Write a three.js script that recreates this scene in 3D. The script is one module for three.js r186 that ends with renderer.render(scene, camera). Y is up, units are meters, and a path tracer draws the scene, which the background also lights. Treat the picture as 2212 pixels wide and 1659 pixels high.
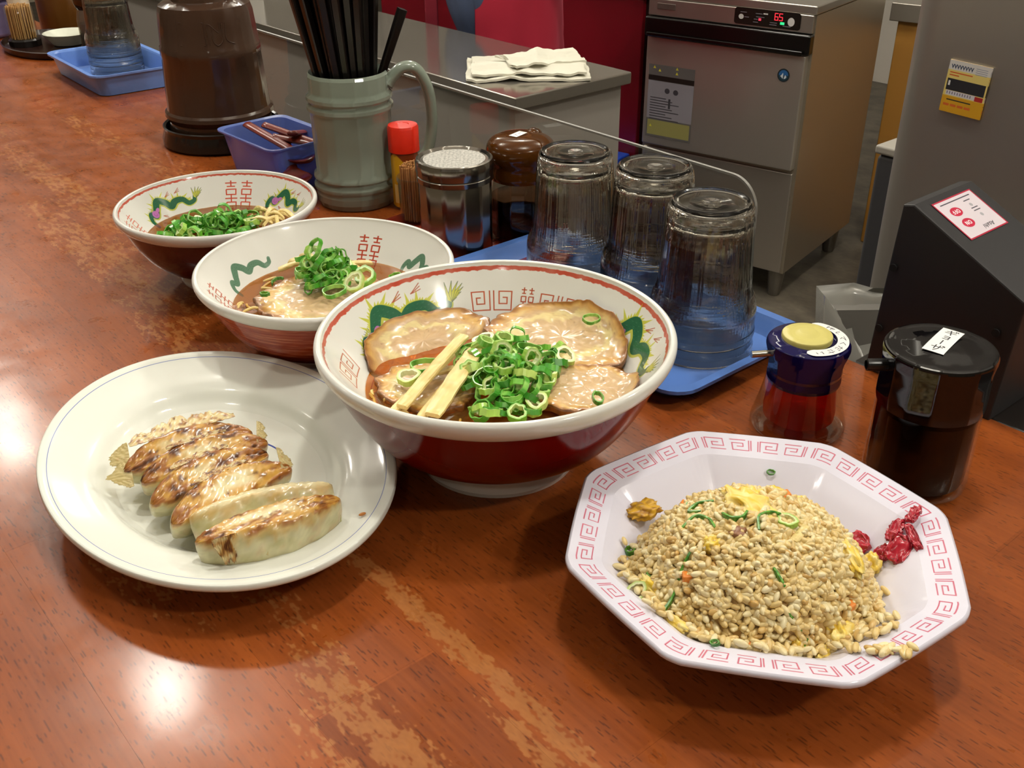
import * as THREE from 'three';
import { RoundedBoxGeometry } from 'three/addons/geometries/RoundedBoxGeometry.js';
import { mergeGeometries, toCreasedNormals, mergeVertices } from 'three/addons/utils/BufferGeometryUtils.js';
import { MarchingCubes } from 'three/addons/objects/MarchingCubes.js';
import { createNoise2D, createNoise3D } from 'simplex-noise';

// ---------- camera, lamps, exposure ----------
const renderer = new THREE.WebGLRenderer({ antialias: true });
renderer.toneMapping = THREE.LinearToneMapping;
renderer.toneMappingExposure = 0.58;
renderer.shadowMap.enabled = true;
const scene = new THREE.Scene();
scene.background = new THREE.Color(0x000000);
const camera = new THREE.PerspectiveCamera(41.32, 4 / 3, 0.02, 40);
camera.position.set(0, 0.3487, 0);
camera.rotation.order = 'YXZ';
camera.rotation.set(THREE.MathUtils.degToRad(-30), 0, THREE.MathUtils.degToRad(-0.6));
// the counter runs along U; V points across it towards the kitchen
const U = new THREE.Vector3(0.6419, 0, 0.7668), V = new THREE.Vector3(0.7668, 0, -0.6419), TURN = Math.atan2(-0.7668, 0.6419);
const uv = (u, v, y = 0) => new THREE.Vector3(U.x * u + V.x * v, y, U.z * u + V.z * v);
const CEILING = 1.62, FLOOR = -0.9;
const LAMP_COLOR = new THREE.Color(1.0, 0.955, 0.86);
const LAMPS = [ // u, v, strength
  [-4.9, 0.52, 3.2], [-3.42, 0.58, 3.4], [-1.93, 0.5, 3.6], [-0.43, 0.62, 3.6], [1.07, 0.6, 4.6],
  [-3.6, 2.0, 4.5], [-2.2, 1.9, 4.5], [-0.8, 1.9, 4.5], [0.6, 2.0, 4.0],
  [-2.6, -1.0, 0.8], [-0.96, -0.3, 1.3], [0.9, -1.0, 0.6],
];

// ---------- helpers ----------
let seed = 7;
function rnd() { seed = (seed + 0x6D2B79F5) | 0; let t = Math.imul(seed ^ (seed >>> 15), 1 | seed); t = (t + Math.imul(t ^ (t >>> 7), 61 | t)) ^ t; return ((t ^ (t >>> 14)) >>> 0) / 4294967296; }
const rr = (a, b) => a + (b - a) * rnd();
const n2 = createNoise2D(rnd), n3 = createNoise3D(rnd);
const fbm2 = (x, y, o = 4) => { let s = 0, a = 0.5, f = 1; for (let i = 0; i < o; i++) { s += a * n2(x * f, y * f); a *= 0.5; f *= 2.03; } return s; };
const fbm3 = (x, y, z, o = 3) => { let s = 0, a = 0.5, f = 1; for (let i = 0; i < o; i++) { s += a * n3(x * f, y * f, z * f); a *= 0.5; f *= 2.03; } return s; };
const clamp = (x, a = 0, b = 1) => Math.min(b, Math.max(a, x));
const sstep = (a, b, x) => { const t = clamp((x - a) / (b - a)); return t * t * (3 - 2 * t); };
const lerp = (a, b, t) => a + (b - a) * t;
const mixc = (a, b, t) => [lerp(a[0], b[0], t), lerp(a[1], b[1], t), lerp(a[2], b[2], t)];
const lin = hex => { const c = new THREE.Color(hex); return [c.r, c.g, c.b]; };
const v3 = (x, y, z) => new THREE.Vector3(x, y, z);
const used = {};
function numbered(n) { if (!(n in used)) { used[n] = 0; return n; } used[n]++; return n + '_' + String(used[n]).padStart(3, '0'); }
function shadows(o) { o.castShadow = true; o.receiveShadow = true; return o; }
function part(name, geo, mat, parent) { const m = shadows(new THREE.Mesh(geo, mat)); m.name = name; parent.add(m); return m; }
function tag(o, label, category, group, kind) { o.userData = { label, category }; if (group) o.userData.group = group; if (kind) o.userData.kind = kind; return o; }
function thing(name, label, category, pos = [0, 0, 0], turn = 0, group) {
  const g = new THREE.Group(); g.name = numbered(name); scene.add(g);
  if (pos.isVector3) g.position.copy(pos); else g.position.set(...pos);
  g.rotation.y = turn; return tag(g, label, category, group);
}
function single(name, geo, mat, label, category, group, pos, turn = 0) {
  const m = shadows(new THREE.Mesh(geo, mat)); m.name = numbered(name); scene.add(m); if (pos) { if (pos.isVector3) m.position.copy(pos); else m.position.set(...pos); } m.rotation.y = turn;
  return tag(m, label, category, group);
}
function dup(o, label) { const c = o.clone(); c.name = numbered(o.name.replace(/_\d{3}$/, '')); scene.add(c); c.userData = { ...o.userData }; if (label) c.userData.label = label; return c; }
function structure(name, geo, mat, parent = scene) { const m = shadows(new THREE.Mesh(geo, mat)); m.name = name; parent.add(m); if (parent === scene) m.userData.kind = 'structure'; return m; }
const std = (color, roughness = 0.5, more = {}) => new THREE.MeshPhysicalMaterial({ color, roughness, side: THREE.DoubleSide, ...more });
const vcol = (roughness = 0.5, more = {}) => new THREE.MeshPhysicalMaterial({ color: 0xffffff, vertexColors: true, roughness, side: THREE.DoubleSide, ...more });
const box = (w, h, d, x = 0, y = 0, z = 0, r = 0) => { const g = r ? new RoundedBoxGeometry(w, h, d, 3, r) : new THREE.BoxGeometry(w, h, d); return g.translate(x, y, z); };
// a surface of revolution from [radius, height] points; breaks sharper than crease stay sharp; v of the uv is the way along the profile
function lathe(pts, seg = 64, crease = 0.6, sx = 1, sz = 1) {
  const n = pts.length, pos = [], uvs = [], idx = [], L = [0];
  for (let i = 1; i < n; i++) L.push(L[i - 1] + Math.hypot(pts[i][0] - pts[i - 1][0], pts[i][1] - pts[i - 1][1]));
  for (let j = 0; j <= seg; j++) { const t = j / seg * Math.PI * 2, c = Math.cos(t), s = Math.sin(t);
    for (let i = 0; i < n; i++) { pos.push(pts[i][0] * c * sx, pts[i][1], pts[i][0] * s * sz); uvs.push(j / seg, L[i] / L[n - 1]); } }
  for (let j = 0; j < seg; j++) for (let i = 0; i < n - 1; i++) { const a = j * n + i, b = a + n; idx.push(a, a + 1, b, a + 1, b + 1, b); }
  const g = new THREE.BufferGeometry(); g.setAttribute('position', new THREE.Float32BufferAttribute(pos, 3)); g.setAttribute('uv', new THREE.Float32BufferAttribute(uvs, 2)); g.setIndex(idx);
  if (!crease) { g.computeVertexNormals(); return g; }
  return toCreasedNormals(g, crease);
}
function smoothPts(pts, k = 6) { const c = new THREE.CatmullRomCurve3(pts.map(p => v3(p[0], p[1], 0)), false, 'centripetal'); return c.getPoints((pts.length - 1) * k).map(p => [Math.max(0, p.x), p.y]); }
// rings of points joined into a skin; closed: each ring is a loop; caps: fan over the ends
function loft(rings, closed = true, caps = true, crease = 0) {
  const m = rings.length, n = rings[0].length, pos = [], uvs = [], idx = [], w = closed ? n + 1 : n;
  for (let i = 0; i < m; i++) for (let j = 0; j < w; j++) { const p = rings[i][j % n]; pos.push(p.x, p.y, p.z); uvs.push(j / (w - 1), i / (m - 1)); }
  for (let i = 0; i < m - 1; i++) for (let j = 0; j < w - 1; j++) { const a = i * w + j, b = a + w; idx.push(a, a + 1, b, a + 1, b + 1, b); }
  if (closed && caps) for (const [i, flip] of [[0, true], [m - 1, false]]) {
    const c = v3(0, 0, 0); rings[i].forEach(p => c.add(p)); c.divideScalar(n); const k = pos.length / 3; pos.push(c.x, c.y, c.z); uvs.push(0.5, i / (m - 1));
    for (let j = 0; j < n; j++) { const a = i * w + j; flip ? idx.push(a + 1, a, k) : idx.push(a, a + 1, k); }
  }
  const g = new THREE.BufferGeometry(); g.setAttribute('position', new THREE.Float32BufferAttribute(pos, 3)); g.setAttribute('uv', new THREE.Float32BufferAttribute(uvs, 2)); g.setIndex(idx);
  g.computeVertexNormals(); return crease ? toCreasedNormals(g, crease) : g;
}
function smoothNormals(g) { const h = g.clone(); h.deleteAttribute('normal'); h.deleteAttribute('uv'); const w = mergeVertices(h, 1e-6); w.computeVertexNormals(); return w; }
function paint(g, f) { const p = g.attributes.position, nn = g.attributes.normal, c = new Float32Array(p.count * 3); for (let i = 0; i < p.count; i++) { const k = f(p.getX(i), p.getY(i), p.getZ(i), i, nn); c.set(k, i * 3); } g.setAttribute('color', new THREE.BufferAttribute(c, 3)); return g; }
function warp(g, f) { const p = g.attributes.position; for (let i = 0; i < p.count; i++) { const q = f(p.getX(i), p.getY(i), p.getZ(i)); p.setXYZ(i, q[0], q[1], q[2]); } g.computeVertexNormals(); return g; }
const tube = (pts, r, seg = 40, rad = 8, closed = false) => new THREE.TubeGeometry(new THREE.CatmullRomCurve3(pts, closed), seg, r, rad, closed);
function canvas(w, h, draw, { repeat, data } = {}) {
  const c = document.createElement('canvas'); c.width = w; c.height = h; const x = c.getContext('2d'); draw(x, w, h);
  const t = new THREE.CanvasTexture(c); if (!data) t.colorSpace = THREE.SRGBColorSpace; if (repeat) t.wrapS = t.wrapT = THREE.RepeatWrapping; t.anisotropy = 8; return t;
}
function dataTex(w, h, f, srgb, repeat) {
  const d = new Uint8Array(w * h * 4); for (let y = 0, k = 0; y < h; y++) for (let x = 0; x < w; x++, k += 4) { const c = f(x, y); d[k] = clamp(c[0], 0, 255); d[k + 1] = clamp(c[1], 0, 255); d[k + 2] = clamp(c[2], 0, 255); d[k + 3] = 255; }
  const t = new THREE.DataTexture(d, w, h); t.magFilter = THREE.LinearFilter; t.minFilter = THREE.LinearFilter; if (srgb) t.colorSpace = THREE.SRGBColorSpace; if (repeat) t.wrapS = t.wrapT = THREE.RepeatWrapping; t.needsUpdate = true; return t;
}
function strokes(x, lines, x0, y0, w, h) { for (const l of lines) { x.beginPath(); l.forEach((p, i) => i ? x.lineTo(x0 + p[0] * w, y0 + p[1] * h) : x.moveTo(x0 + p[0] * w, y0 + p[1] * h)); x.stroke(); } }

// ---------- room ----------
{
  const wallMat = std(0xa89c88, 0.8), kitchenWall = std(0xb4ada2, 0.6), floorMat = new THREE.MeshPhysicalMaterial({ roughness: 0.55 });
  floorMat.map = dataTex(512, 512, (x, y) => { const a = fbm2(x / 40, y / 40, 5), b = fbm2(x / 6, y / 6, 2), k = 84 + a * 26 + b * 10; return [k * 1.02, k * 0.95, k * 0.82]; }, true, true); floorMat.map.repeat.set(5, 5);
  const place = (name, w, h, d, u, v, y, m) => { const o = structure(name, box(w, h, d), m); o.position.copy(uv(u, v, y)); o.rotation.y = TURN; return o; };
  place('floor', 12.4, 0.1, 8.4, -2, 0.6, FLOOR - 0.05, floorMat);
  place('ceiling', 12.4, 0.1, 8.4, -2, 0.6, CEILING + 0.05, std(0xe9e5dc, 0.9));
  place('wall_back', 12.4, 2.6, 0.1, -2, 4.75, 0.36, kitchenWall);
  place('wall_front', 12.4, 2.6, 0.1, -2, -3.55, 0.36, wallMat);
  place('wall_left', 0.1, 2.6, 8.2, -8.15, 0.6, 0.36, wallMat);
  place('wall_right', 0.1, 2.6, 8.2, 4.15, 0.6, 0.36, wallMat);
}
// downlights: a glowing globe under a white collar, the light just inside the globe
LAMPS.forEach(([u, v, s], i) => {
  const zone = i < 5 ? 'over the wooden counter' : i < 9 ? 'over the kitchen' : 'over the dining side';
  const L = thing('ceiling_lamp', `round white ceiling lamp with a glowing globe ${zone}`, 'lamp', uv(u, v, CEILING), 0, `ceiling lamps ${zone}`);
  part('collar', lathe([[0, 0], [0.085, 0], [0.085, -0.02], [0.06, -0.035], [0, -0.035]], 32), std(0xe8e6e0, 0.5), L);
  const globe = part('lamp_globe', new THREE.SphereGeometry(0.062, 24, 16).translate(0, -0.085, 0), new THREE.MeshStandardMaterial({ color: 0xffffff, emissive: LAMP_COLOR, emissiveIntensity: 12 }), L);
  globe.castShadow = false;
  const p = new THREE.PointLight(LAMP_COLOR, s, 0, 2); p.position.set(0, -0.085, 0); p.castShadow = true; p.shadow.radius = 3; p.name = 'lamp_light'; L.add(p);
});

// ---------- the wooden counter, built of laid boards ----------
{
  const U0 = -3.2, UM = -0.95, U1 = 0.24, V0 = -0.13, V1 = 0.59, ROWS = 11, rowW = (V1 - V0) / ROWS;
  const hash = (a, b) => { const s = Math.sin(a * 127.1 + b * 311.7) * 43758.5453; return s - Math.floor(s); };
  // bare, worn streaks in the varnish, as [u, v, half length, half width, strength]
  const worn = [[-0.29, 0.207, 0.11, 0.007, 1], [-0.2, 0.196, 0.05, 0.006, 1], [-0.26, 0.15, 0.1, 0.012, 0.9], [-0.37, 0.155, 0.07, 0.01, 0.6], [-0.2, 0.128, 0.09, 0.01, 0.8], [-0.72, 0.3, 0.16, 0.016, 0.75], [-0.86, 0.26, 0.2, 0.02, 0.7], [-0.66, 0.24, 0.12, 0.014, 0.6], [-1.05, 0.3, 0.24, 0.02, 0.6], [-1.2, 0.4, 0.25, 0.014, 0.5], [-0.98, 0.42, 0.1, 0.02, 0.5], [-1.45, 0.3, 0.2, 0.03, 0.5], [-0.5, 0.12, 0.1, 0.02, 0.5]];
  const boards = []; // row, from u, to u, tone
  for (let r = 0; r < ROWS; r++) { let u = U0 - hash(r, 3) * 0.4; let k = 0; while (u < U1) { const l = 0.42 + hash(r, k + 9) * 0.3; const a = Math.max(u, U0), b = Math.min(u + l, U1); if (b - a > 0.02) boards.push([r, a, b, hash(r * 7 + 1, k * 3 + 2)]); u += l; k++; } }
  const toneAt = (u, v) => { const r = clamp(Math.floor((v - V0) / rowW), 0, ROWS - 1); for (const b of boards) if (b[0] === r && u >= b[1] && u < b[2]) return b[3]; return 0.5; };
  const make = (ua, ub, w, h) => {
    const tones = new Float32Array(256 * ROWS); for (let i = 0; i < 256; i++) for (let r = 0; r < ROWS; r++) tones[r * 256 + i] = toneAt(lerp(ua, ub, (i + 0.5) / 256), V0 + (r + 0.5) * rowW);
    const color = dataTex(w, h, (x, y) => {
      const u = lerp(ua, ub, x / w), v = lerp(V0, V1, y / h), r = clamp(Math.floor((v - V0) / rowW), 0, ROWS - 1), t = tones[r * 256 + Math.min(255, Math.floor(x / w * 256))];
      const grain = n2(u * 9 + t * 50, v * 260 + t * 31) * 0.5 + n2(u * 26 + t * 9, v * 620) * 0.3, broad = n2(u * 4 + t * 20, v * 34 + t * 77);
      let c = [130 + t * 13 + grain * 10 + broad * 9, 64 + t * 8 + grain * 7 + broad * 6, 22 + t * 5 + grain * 4 + broad * 3];
      const p = n2(u * 75 + t * 13, v * 900); if (p > 0.55) { const k = sstep(0.55, 0.85, p) * 0.5; c = mixc(c, [52, 22, 10], k); }
      let wv = 0; for (const q of worn) { const a = (u - q[0]) / q[2], b = (v - q[1]) / q[3]; const d = a * a + b * b; if (d < 4) wv = Math.max(wv, (1 - d / 1.6) * q[4]); }
      const e = n2(u * 60, v * 150) * 0.5 + n2(u * 190, v * 380) * 0.35 + n2(u * 14, v * 40) * 0.3; const k = wv > 0 ? sstep(0.1, 0.3, wv * 0.8 + e * 0.8 - 0.25) : 0;
      if (k > 0) c = mixc(c, [162 + e * 16, 108 + e * 12, 60 + e * 8], k * 0.7);
      return c; }, true);
    const rough = dataTex(w / 2, h / 2, (x, y) => { const u = lerp(ua, ub, x / w * 2), v = lerp(V0, V1, y / h * 2); const k = 88 + fbm2(u * 20, v * 24, 4) * 40 + Math.max(0, n2(u * 200, v * 260)) * 18; return [k, k, k]; });
    const bump = canvas(w, h, (x) => {
      x.fillStyle = 'rgb(150,150,150)'; x.fillRect(0, 0, w, h); const s = w / (ub - ua);
      for (let i = 0; i < 5200; i++) { const px = rnd() * w, py = rnd() * h, l = rr(1, 5) * s / 1900; x.fillStyle = `rgba(40,40,40,${rr(0.3, 0.8)})`; x.fillRect(px, py, l * 1.6, Math.max(0.7, s * 0.0004)); }
      x.lineWidth = Math.max(0.6, s * 0.00035); for (let i = 0; i < 900; i++) { const px = rnd() * w, py = rnd() * h, a = rr(0, 6.3), l = (rnd() < 0.1 ? rr(0.03, 0.14) : rr(0.002, 0.012)) * s; x.strokeStyle = rnd() < 0.6 ? `rgba(235,235,235,${rr(0.2, 0.6)})` : `rgba(60,60,60,${rr(0.2, 0.6)})`; x.beginPath(); x.moveTo(px, py); x.quadraticCurveTo(px + Math.cos(a) * l * 0.5 + rr(-4, 4), py + Math.sin(a) * l * 0.5 + rr(-4, 4), px + Math.cos(a) * l, py + Math.sin(a) * l); x.stroke(); }
    }, { data: true });
    bump.flipY = false;
    return new THREE.MeshPhysicalMaterial({ map: color, roughnessMap: rough, roughness: 1, bumpMap: bump, bumpScale: 0.0002, ior: 1.5, specularIntensity: 0.35, clearcoat: 0.42, clearcoatRoughness: 0.1, side: THREE.DoubleSide });
  };
  const near = make(UM, U1, 2048, 1280), far = make(U0, UM, 1536, 640);
  const C = thing('wooden_counter', 'long varnished brown wooden counter of laid boards with worn streaks', 'counter', [0, 0, 0], TURN);
  const place = (a, b, r, m, ua, ub) => {
    const g = new THREE.BoxGeometry(b - a - 0.00006, 0.04, rowW - 0.00006).translate((a + b) / 2, -0.02, -(V0 + (r + 0.5) * rowW));
    const p = g.attributes.position, t = g.attributes.uv; for (let i = 0; i < p.count; i++) t.setXY(i, (p.getX(i) - ua) / (ub - ua), (-p.getZ(i) - V0) / (V1 - V0));
    part('board', g, m, C);
  };
  for (const [r, a, b] of boards) { if (a < UM) place(a, Math.min(b, UM), r, far, U0, UM); if (b > UM) place(Math.max(a, UM), b, r, near, UM, U1); }
  const side = std(0x5c2f16, 0.4);
  part('core_slab', box(U1 - U0 - 0.02, 0.012, V1 - V0 - 0.02, (U0 + U1) / 2, -0.0461, -(V0 + V1) / 2), side, C);
  part('front_panel', box(U1 - U0 - 0.1, -FLOOR - 0.053, 0.03, (U0 + U1) / 2, (FLOOR - 0.053) / 2 + 0.0005, -0.06), side, C);
  part('back_panel', box(U1 - U0 - 0.1, -FLOOR - 0.053, 0.03, (U0 + U1) / 2, (FLOOR - 0.053) / 2 + 0.0005, -0.545), std(0x77726b, 0.5), C);
  // the counter turns at its end: a wider return of the same wood
  const g = box(0.48, 0.04, 0.208, -0.03, -0.02, -0.746); const p = g.attributes.position, t = g.attributes.uv; for (let i = 0; i < p.count; i++) t.setXY(i, (p.getZ(i) + 0.95 - UM + UM + 0.0) / (U1 - UM), (p.getX(i) + 0.28) / (V1 - V0));
  part('return_board', g, near, C);
}
// clear screen along the far edge
{
  const S = thing('acrylic_screen', 'low clear acrylic screen with frosted edge standing along the counter', 'screen', [0, 0, 0], TURN);
  const a = -1.43, b = -0.4215, h = 0.1096, r = 0.024, out = [];
  out.push([a, 0.001], [a, h]); for (let i = 0; i <= 10; i++) { const t = Math.PI / 2 * (1 - i / 10); out.push([b - r + r * Math.cos(t), h - r + r * Math.sin(t)]); } out.push([b, 0.001]);
  const sh = new THREE.Shape(out.map(p => new THREE.Vector2(...p))), glass = std(0xf4f4f2, 0.02, { transmission: 1, thickness: 0, ior: 1.49 });
  part('pane', new THREE.ShapeGeometry(sh).translate(0, 0, -0.585), glass, S);
  const inner = out.map(([x, y], i) => [x === a ? x + 0.0012 : x, y]);
  const ring = []; for (let i = 0; i < out.length; i++) { const p = out[Math.max(0, i - 1)], q = out[Math.min(out.length - 1, i + 1)]; let dx = q[0] - p[0], dy = q[1] - p[1]; const l = Math.hypot(dx, dy); dx /= l; dy /= l; const w = 0.0016; const [x, y] = out[i];
    ring.push([v3(x, y, -0.5863), v3(x, y, -0.5837), v3(x + dy * w, y - dx * w, -0.5837), v3(x + dy * w, y - dx * w, -0.5863)]); }
  part('frosted_edge', loft(ring, true, true, 0.5), std(0xa5a299, 0.5, { transmission: 0.45, thickness: 0 }), S);
}

// ---------- crockery ----------
const PORCELAIN = { roughness: 0.1, ior: 1.5 };
const HAPPY = [[[0.1, 0.08], [0.9, 0.08]], [[0.5, 0], [0.5, 0.2]], [[0.2, 0.2], [0.8, 0.2]], [[0.14, 0.3], [0.86, 0.3], [0.86, 0.48], [0.14, 0.48], [0.14, 0.3]], [[0.5, 0.48], [0.5, 0.74]], [[0.02, 0.61], [0.98, 0.61]], [[0.12, 0.74], [0.88, 0.74], [0.88, 0.98], [0.12, 0.98], [0.12, 0.74]]];
function happiness(x, cx, y, w, h, col, lw) { x.strokeStyle = col; x.lineWidth = lw; strokes(x, HAPPY, cx - w * 0.5, y, w * 0.46, h); strokes(x, HAPPY, cx + w * 0.04, y, w * 0.46, h); }
const KEY = [[[0, 0], [0, 1], [1, 1], [1, 0.05], [0.3, 0.05], [0.3, 0.68], [0.75, 0.68], [0.75, 0.36], [0.5, 0.36]]];
function keyMark(x, x0, y, w, h, flip, col, lw) { x.strokeStyle = col; x.lineWidth = lw; strokes(x, KEY.map(l => l.map(([a, b]) => [flip ? 1 - a : a, b])), x0, y, w, h); }
// a long beast of the painted bowl: x0 is where its beard starts, x1 the tail; negative width mirrors it
const BEAST = new THREE.CatmullRomCurve3([[0.03, 0.98], [0.0, 0.72], [0.08, 0.5], [0.16, 0.62], [0.25, 0.4], [0.36, 0.16], [0.47, 0.3], [0.55, 0.5], [0.66, 0.36], [0.78, 0.36], [0.88, 0.55], [0.97, 0.5], [1.0, 0.34]].map(p => v3(p[0], p[1], 0)));
function beastAt(x, x0, x1, y, hgt, faded) {
  const n = 90, L = x1 - x0, P = t => { const q = BEAST.getPoint(t); return [x0 + L * q.x, y + (q.y - 0.5) * hgt]; }, W = t => hgt * 0.2 * (0.45 + 0.75 * Math.sin(Math.PI * Math.min(1, t * 0.9 + 0.08)));
  x.lineCap = 'round'; x.lineJoin = 'round'; x.globalAlpha = faded ? 0.75 : 1;
  const side = (t, s, k) => { const a = P(Math.max(0, t - 0.01)), b = P(Math.min(1, t + 0.01)), l = Math.hypot(b[0] - a[0], b[1] - a[1]) || 1, c = P(t); return [c[0] - (b[1] - a[1]) / l * W(t) * s * k, c[1] + (b[0] - a[0]) / l * W(t) * s * k]; };
  if (!faded) { x.fillStyle = '#c2c450'; for (let i = 6; i < n - 8; i++) { const t = i / n, s = L > 0 ? -1 : 1, a = side(t - 0.012, s, 0.3), b = side(t + 0.012, s, 0.3), c = side(t + 0.012, s, i % 4 ? 0.85 : 1.6); x.beginPath(); x.moveTo(...a); x.lineTo(...c); x.lineTo(...b); x.fill(); } x.strokeStyle = '#b9bd55'; for (let i = 0; i < n; i++) { const a = side(i / n, L > 0 ? 1 : -1, 0.25), b = side((i + 1) / n, L > 0 ? 1 : -1, 0.25); x.lineWidth = W(i / n) * 1.0; x.beginPath(); x.moveTo(...a); x.lineTo(...b); x.stroke(); } }
  x.strokeStyle = faded ? '#5d8068' : '#2b6144'; for (let i = 0; i < n; i++) { const a = P(i / n), b = P((i + 1) / n); x.lineWidth = W(i / n); x.beginPath(); x.moveTo(...a); x.lineTo(...b); x.stroke(); }
  for (let i = 0; i < 160; i++) { const t = (i * 0.618) % 1, s = ((i * 0.37) % 1) - 0.5, p = side(t, s, 0.8); x.strokeStyle = i % 2 ? '#6f9d7c' : '#17412c'; x.globalAlpha = 0.5; x.lineWidth = 1; x.beginPath(); x.arc(p[0], p[1], hgt * 0.022, 0.2, 2.6); x.stroke(); }
  if (!faded) { x.globalAlpha = 1; const b = Math.sign(L), hx = x0 + L * 0.17, hy = y + 0.06 * hgt;
    x.fillStyle = '#bb74b4'; x.beginPath(); x.ellipse(hx, hy, hgt * 0.15, hgt * 0.14, 0.3, 0, 7); x.fill(); x.beginPath(); x.ellipse(hx + b * hgt * 0.17, hy - hgt * 0.1, hgt * 0.12, hgt * 0.065, -0.6 * b, 0, 7); x.fill(); x.strokeStyle = '#7d4a86'; x.lineWidth = 1.5; x.beginPath(); x.arc(hx, hy, hgt * 0.06, 0, 4); x.stroke();
    x.strokeStyle = '#6a6a86'; x.lineWidth = 1.3; for (let i = 0; i < 12; i++) { const g = Math.PI * 0.75 + i * 0.22; x.beginPath(); x.moveTo(hx + b * Math.cos(g) * hgt * 0.14, hy + Math.sin(g) * hgt * 0.13); x.lineTo(hx + b * Math.cos(g) * hgt * 0.27, hy + Math.sin(g) * hgt * 0.25); x.stroke(); }
    x.strokeStyle = '#a85a44'; x.lineWidth = 2; for (const [px, py, up] of [[0.3, 0.72, 1], [0.52, 0.12, -1], [0.7, 0.08, -1], [0.2, 0.95, 1]]) for (let k = 0; k < 3; k++) { x.beginPath(); x.moveTo(x0 + L * px, y + (py - 0.5) * hgt); x.quadraticCurveTo(x0 + L * (px + 0.03), y + (py - 0.5 + up * 0.02 * k) * hgt, x0 + L * (px + 0.09), y + (py - 0.5 + up * (0.04 + 0.06 * k)) * hgt); x.stroke(); }
    const tl = P(1); for (let i = -3; i <= 3; i++) { x.fillStyle = '#c9c84e'; x.strokeStyle = '#4a5a3c'; x.lineWidth = 1; x.beginPath(); x.moveTo(tl[0] - b * 4, tl[1] + hgt * 0.02); x.lineTo(tl[0] + b * hgt * 0.3 * Math.cos(i * 0.45 + 0.3), tl[1] - hgt * 0.34 * Math.sin(0.9 + i * 0.3)); x.lineTo(tl[0] + b * 6, tl[1] + hgt * 0.08); x.fill(); x.stroke(); } }
  x.globalAlpha = 1;
}
function beast(x, x0, x1, y, hgt, faded, mirror) { if (x1 < x0) x1 += 2048; for (const o of [0, -2048]) mirror ? beastAt(x, x1 + o, x0 + o, y, hgt, faded) : beastAt(x, x0 + o, x1 + o, y, hgt, faded); }
// one bowl shape, stretched to radius R and height H; art paints the inside wall (2048 wide = once round, top of the wall at y = 0)
const RED_LINE = '#b8402a';
function ramenBowl(o) {
  const kr = o.R / 0.1035, kh = o.H / 0.0845, S = pts => pts.map(([r, y]) => [r * kr, y * kh]);
  const B = thing('ramen_bowl', o.label, 'bowl', [o.x, 0, o.z]);
  const art = canvas(2048, 256, (x, w, h) => {
    x.fillStyle = o.white; x.fillRect(0, 0, w, h); x.lineCap = 'butt';
    if (o.line) { x.fillStyle = RED_LINE; for (let i = 0; i < w; i += 3) { const j = fbm2(i / 23, 3.3, 2) * 3; x.globalAlpha = 0.82 + 0.18 * fbm2(i / 60, 9, 2); x.fillRect(i, 10 + j * 0.6, 3, o.line + j); } x.globalAlpha = 1; }
    o.art(x, a => (((a % 360) + 360) % 360) / 360 * w);
  });
  const wall = smoothPts(S([[0.0993, 0.0838], [0.0985, 0.0815], [0.0925, 0.072], [0.085, 0.0615], [0.077, 0.0505], [0.066, 0.039], [0.06, 0.034]]), 5).reverse();
  part('painted_inside', lathe(wall, 128, 0), std(0xffffff, 0.1, { map: art, ior: 1.5 }), B);
  const white = std(o.white, 0.1, { ior: 1.5 });
  const lip = S([[0.0978, 0.0715], [0.1000, 0.0735], [0.1022, 0.0765], [0.1034, 0.08], [0.1031, 0.0828], [0.1015, 0.0843], [0.1002, 0.0843], [0.0993, 0.0838]]);
  part('lip', lathe(smoothPts(lip, 4), 128, 0), white, B);
  part('inside_floor', lathe(smoothPts(S([[0, 0.0185], [0.03, 0.0195], [0.048, 0.025], [0.06, 0.034]]), 5), 64, 0), white, B);
  part('glazed_outside', lathe(smoothPts(S([[0.0455, 0.0135], [0.06, 0.0185], [0.0755, 0.031], [0.0865, 0.047], [0.0935, 0.0615], [0.0978, 0.0715]]), 6).reverse(), 128, 0), std(o.outside, 0.12, { ior: 1.52, ...(o.outMap ? { map: o.outMap, color: 0xffffff } : {}) }), B).userData.label = o.outLabel;
  part('foot_ring', lathe(S([[0, 0.006], [0.042, 0.006], [0.043, 0], [0.0475, 0], [0.0485, 0.003], [0.0462, 0.012], [0.0455, 0.0135]]), 64, 0.5), white, B);
  B.inner = h => { const y = h / kh; let r = 0.0; const q = S([[0.06, 0.034], [0.066, 0.039], [0.077, 0.0505], [0.085, 0.0615], [0.0925, 0.072], [0.0993, 0.0838]]); for (let i = 0; i < q.length - 1; i++) if (h >= q[i][1]) r = lerp(q[i][0], q[i + 1][0], clamp((h - q[i][1]) / (q[i + 1][1] - q[i][1]))); return r; };
  return B;
}
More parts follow.
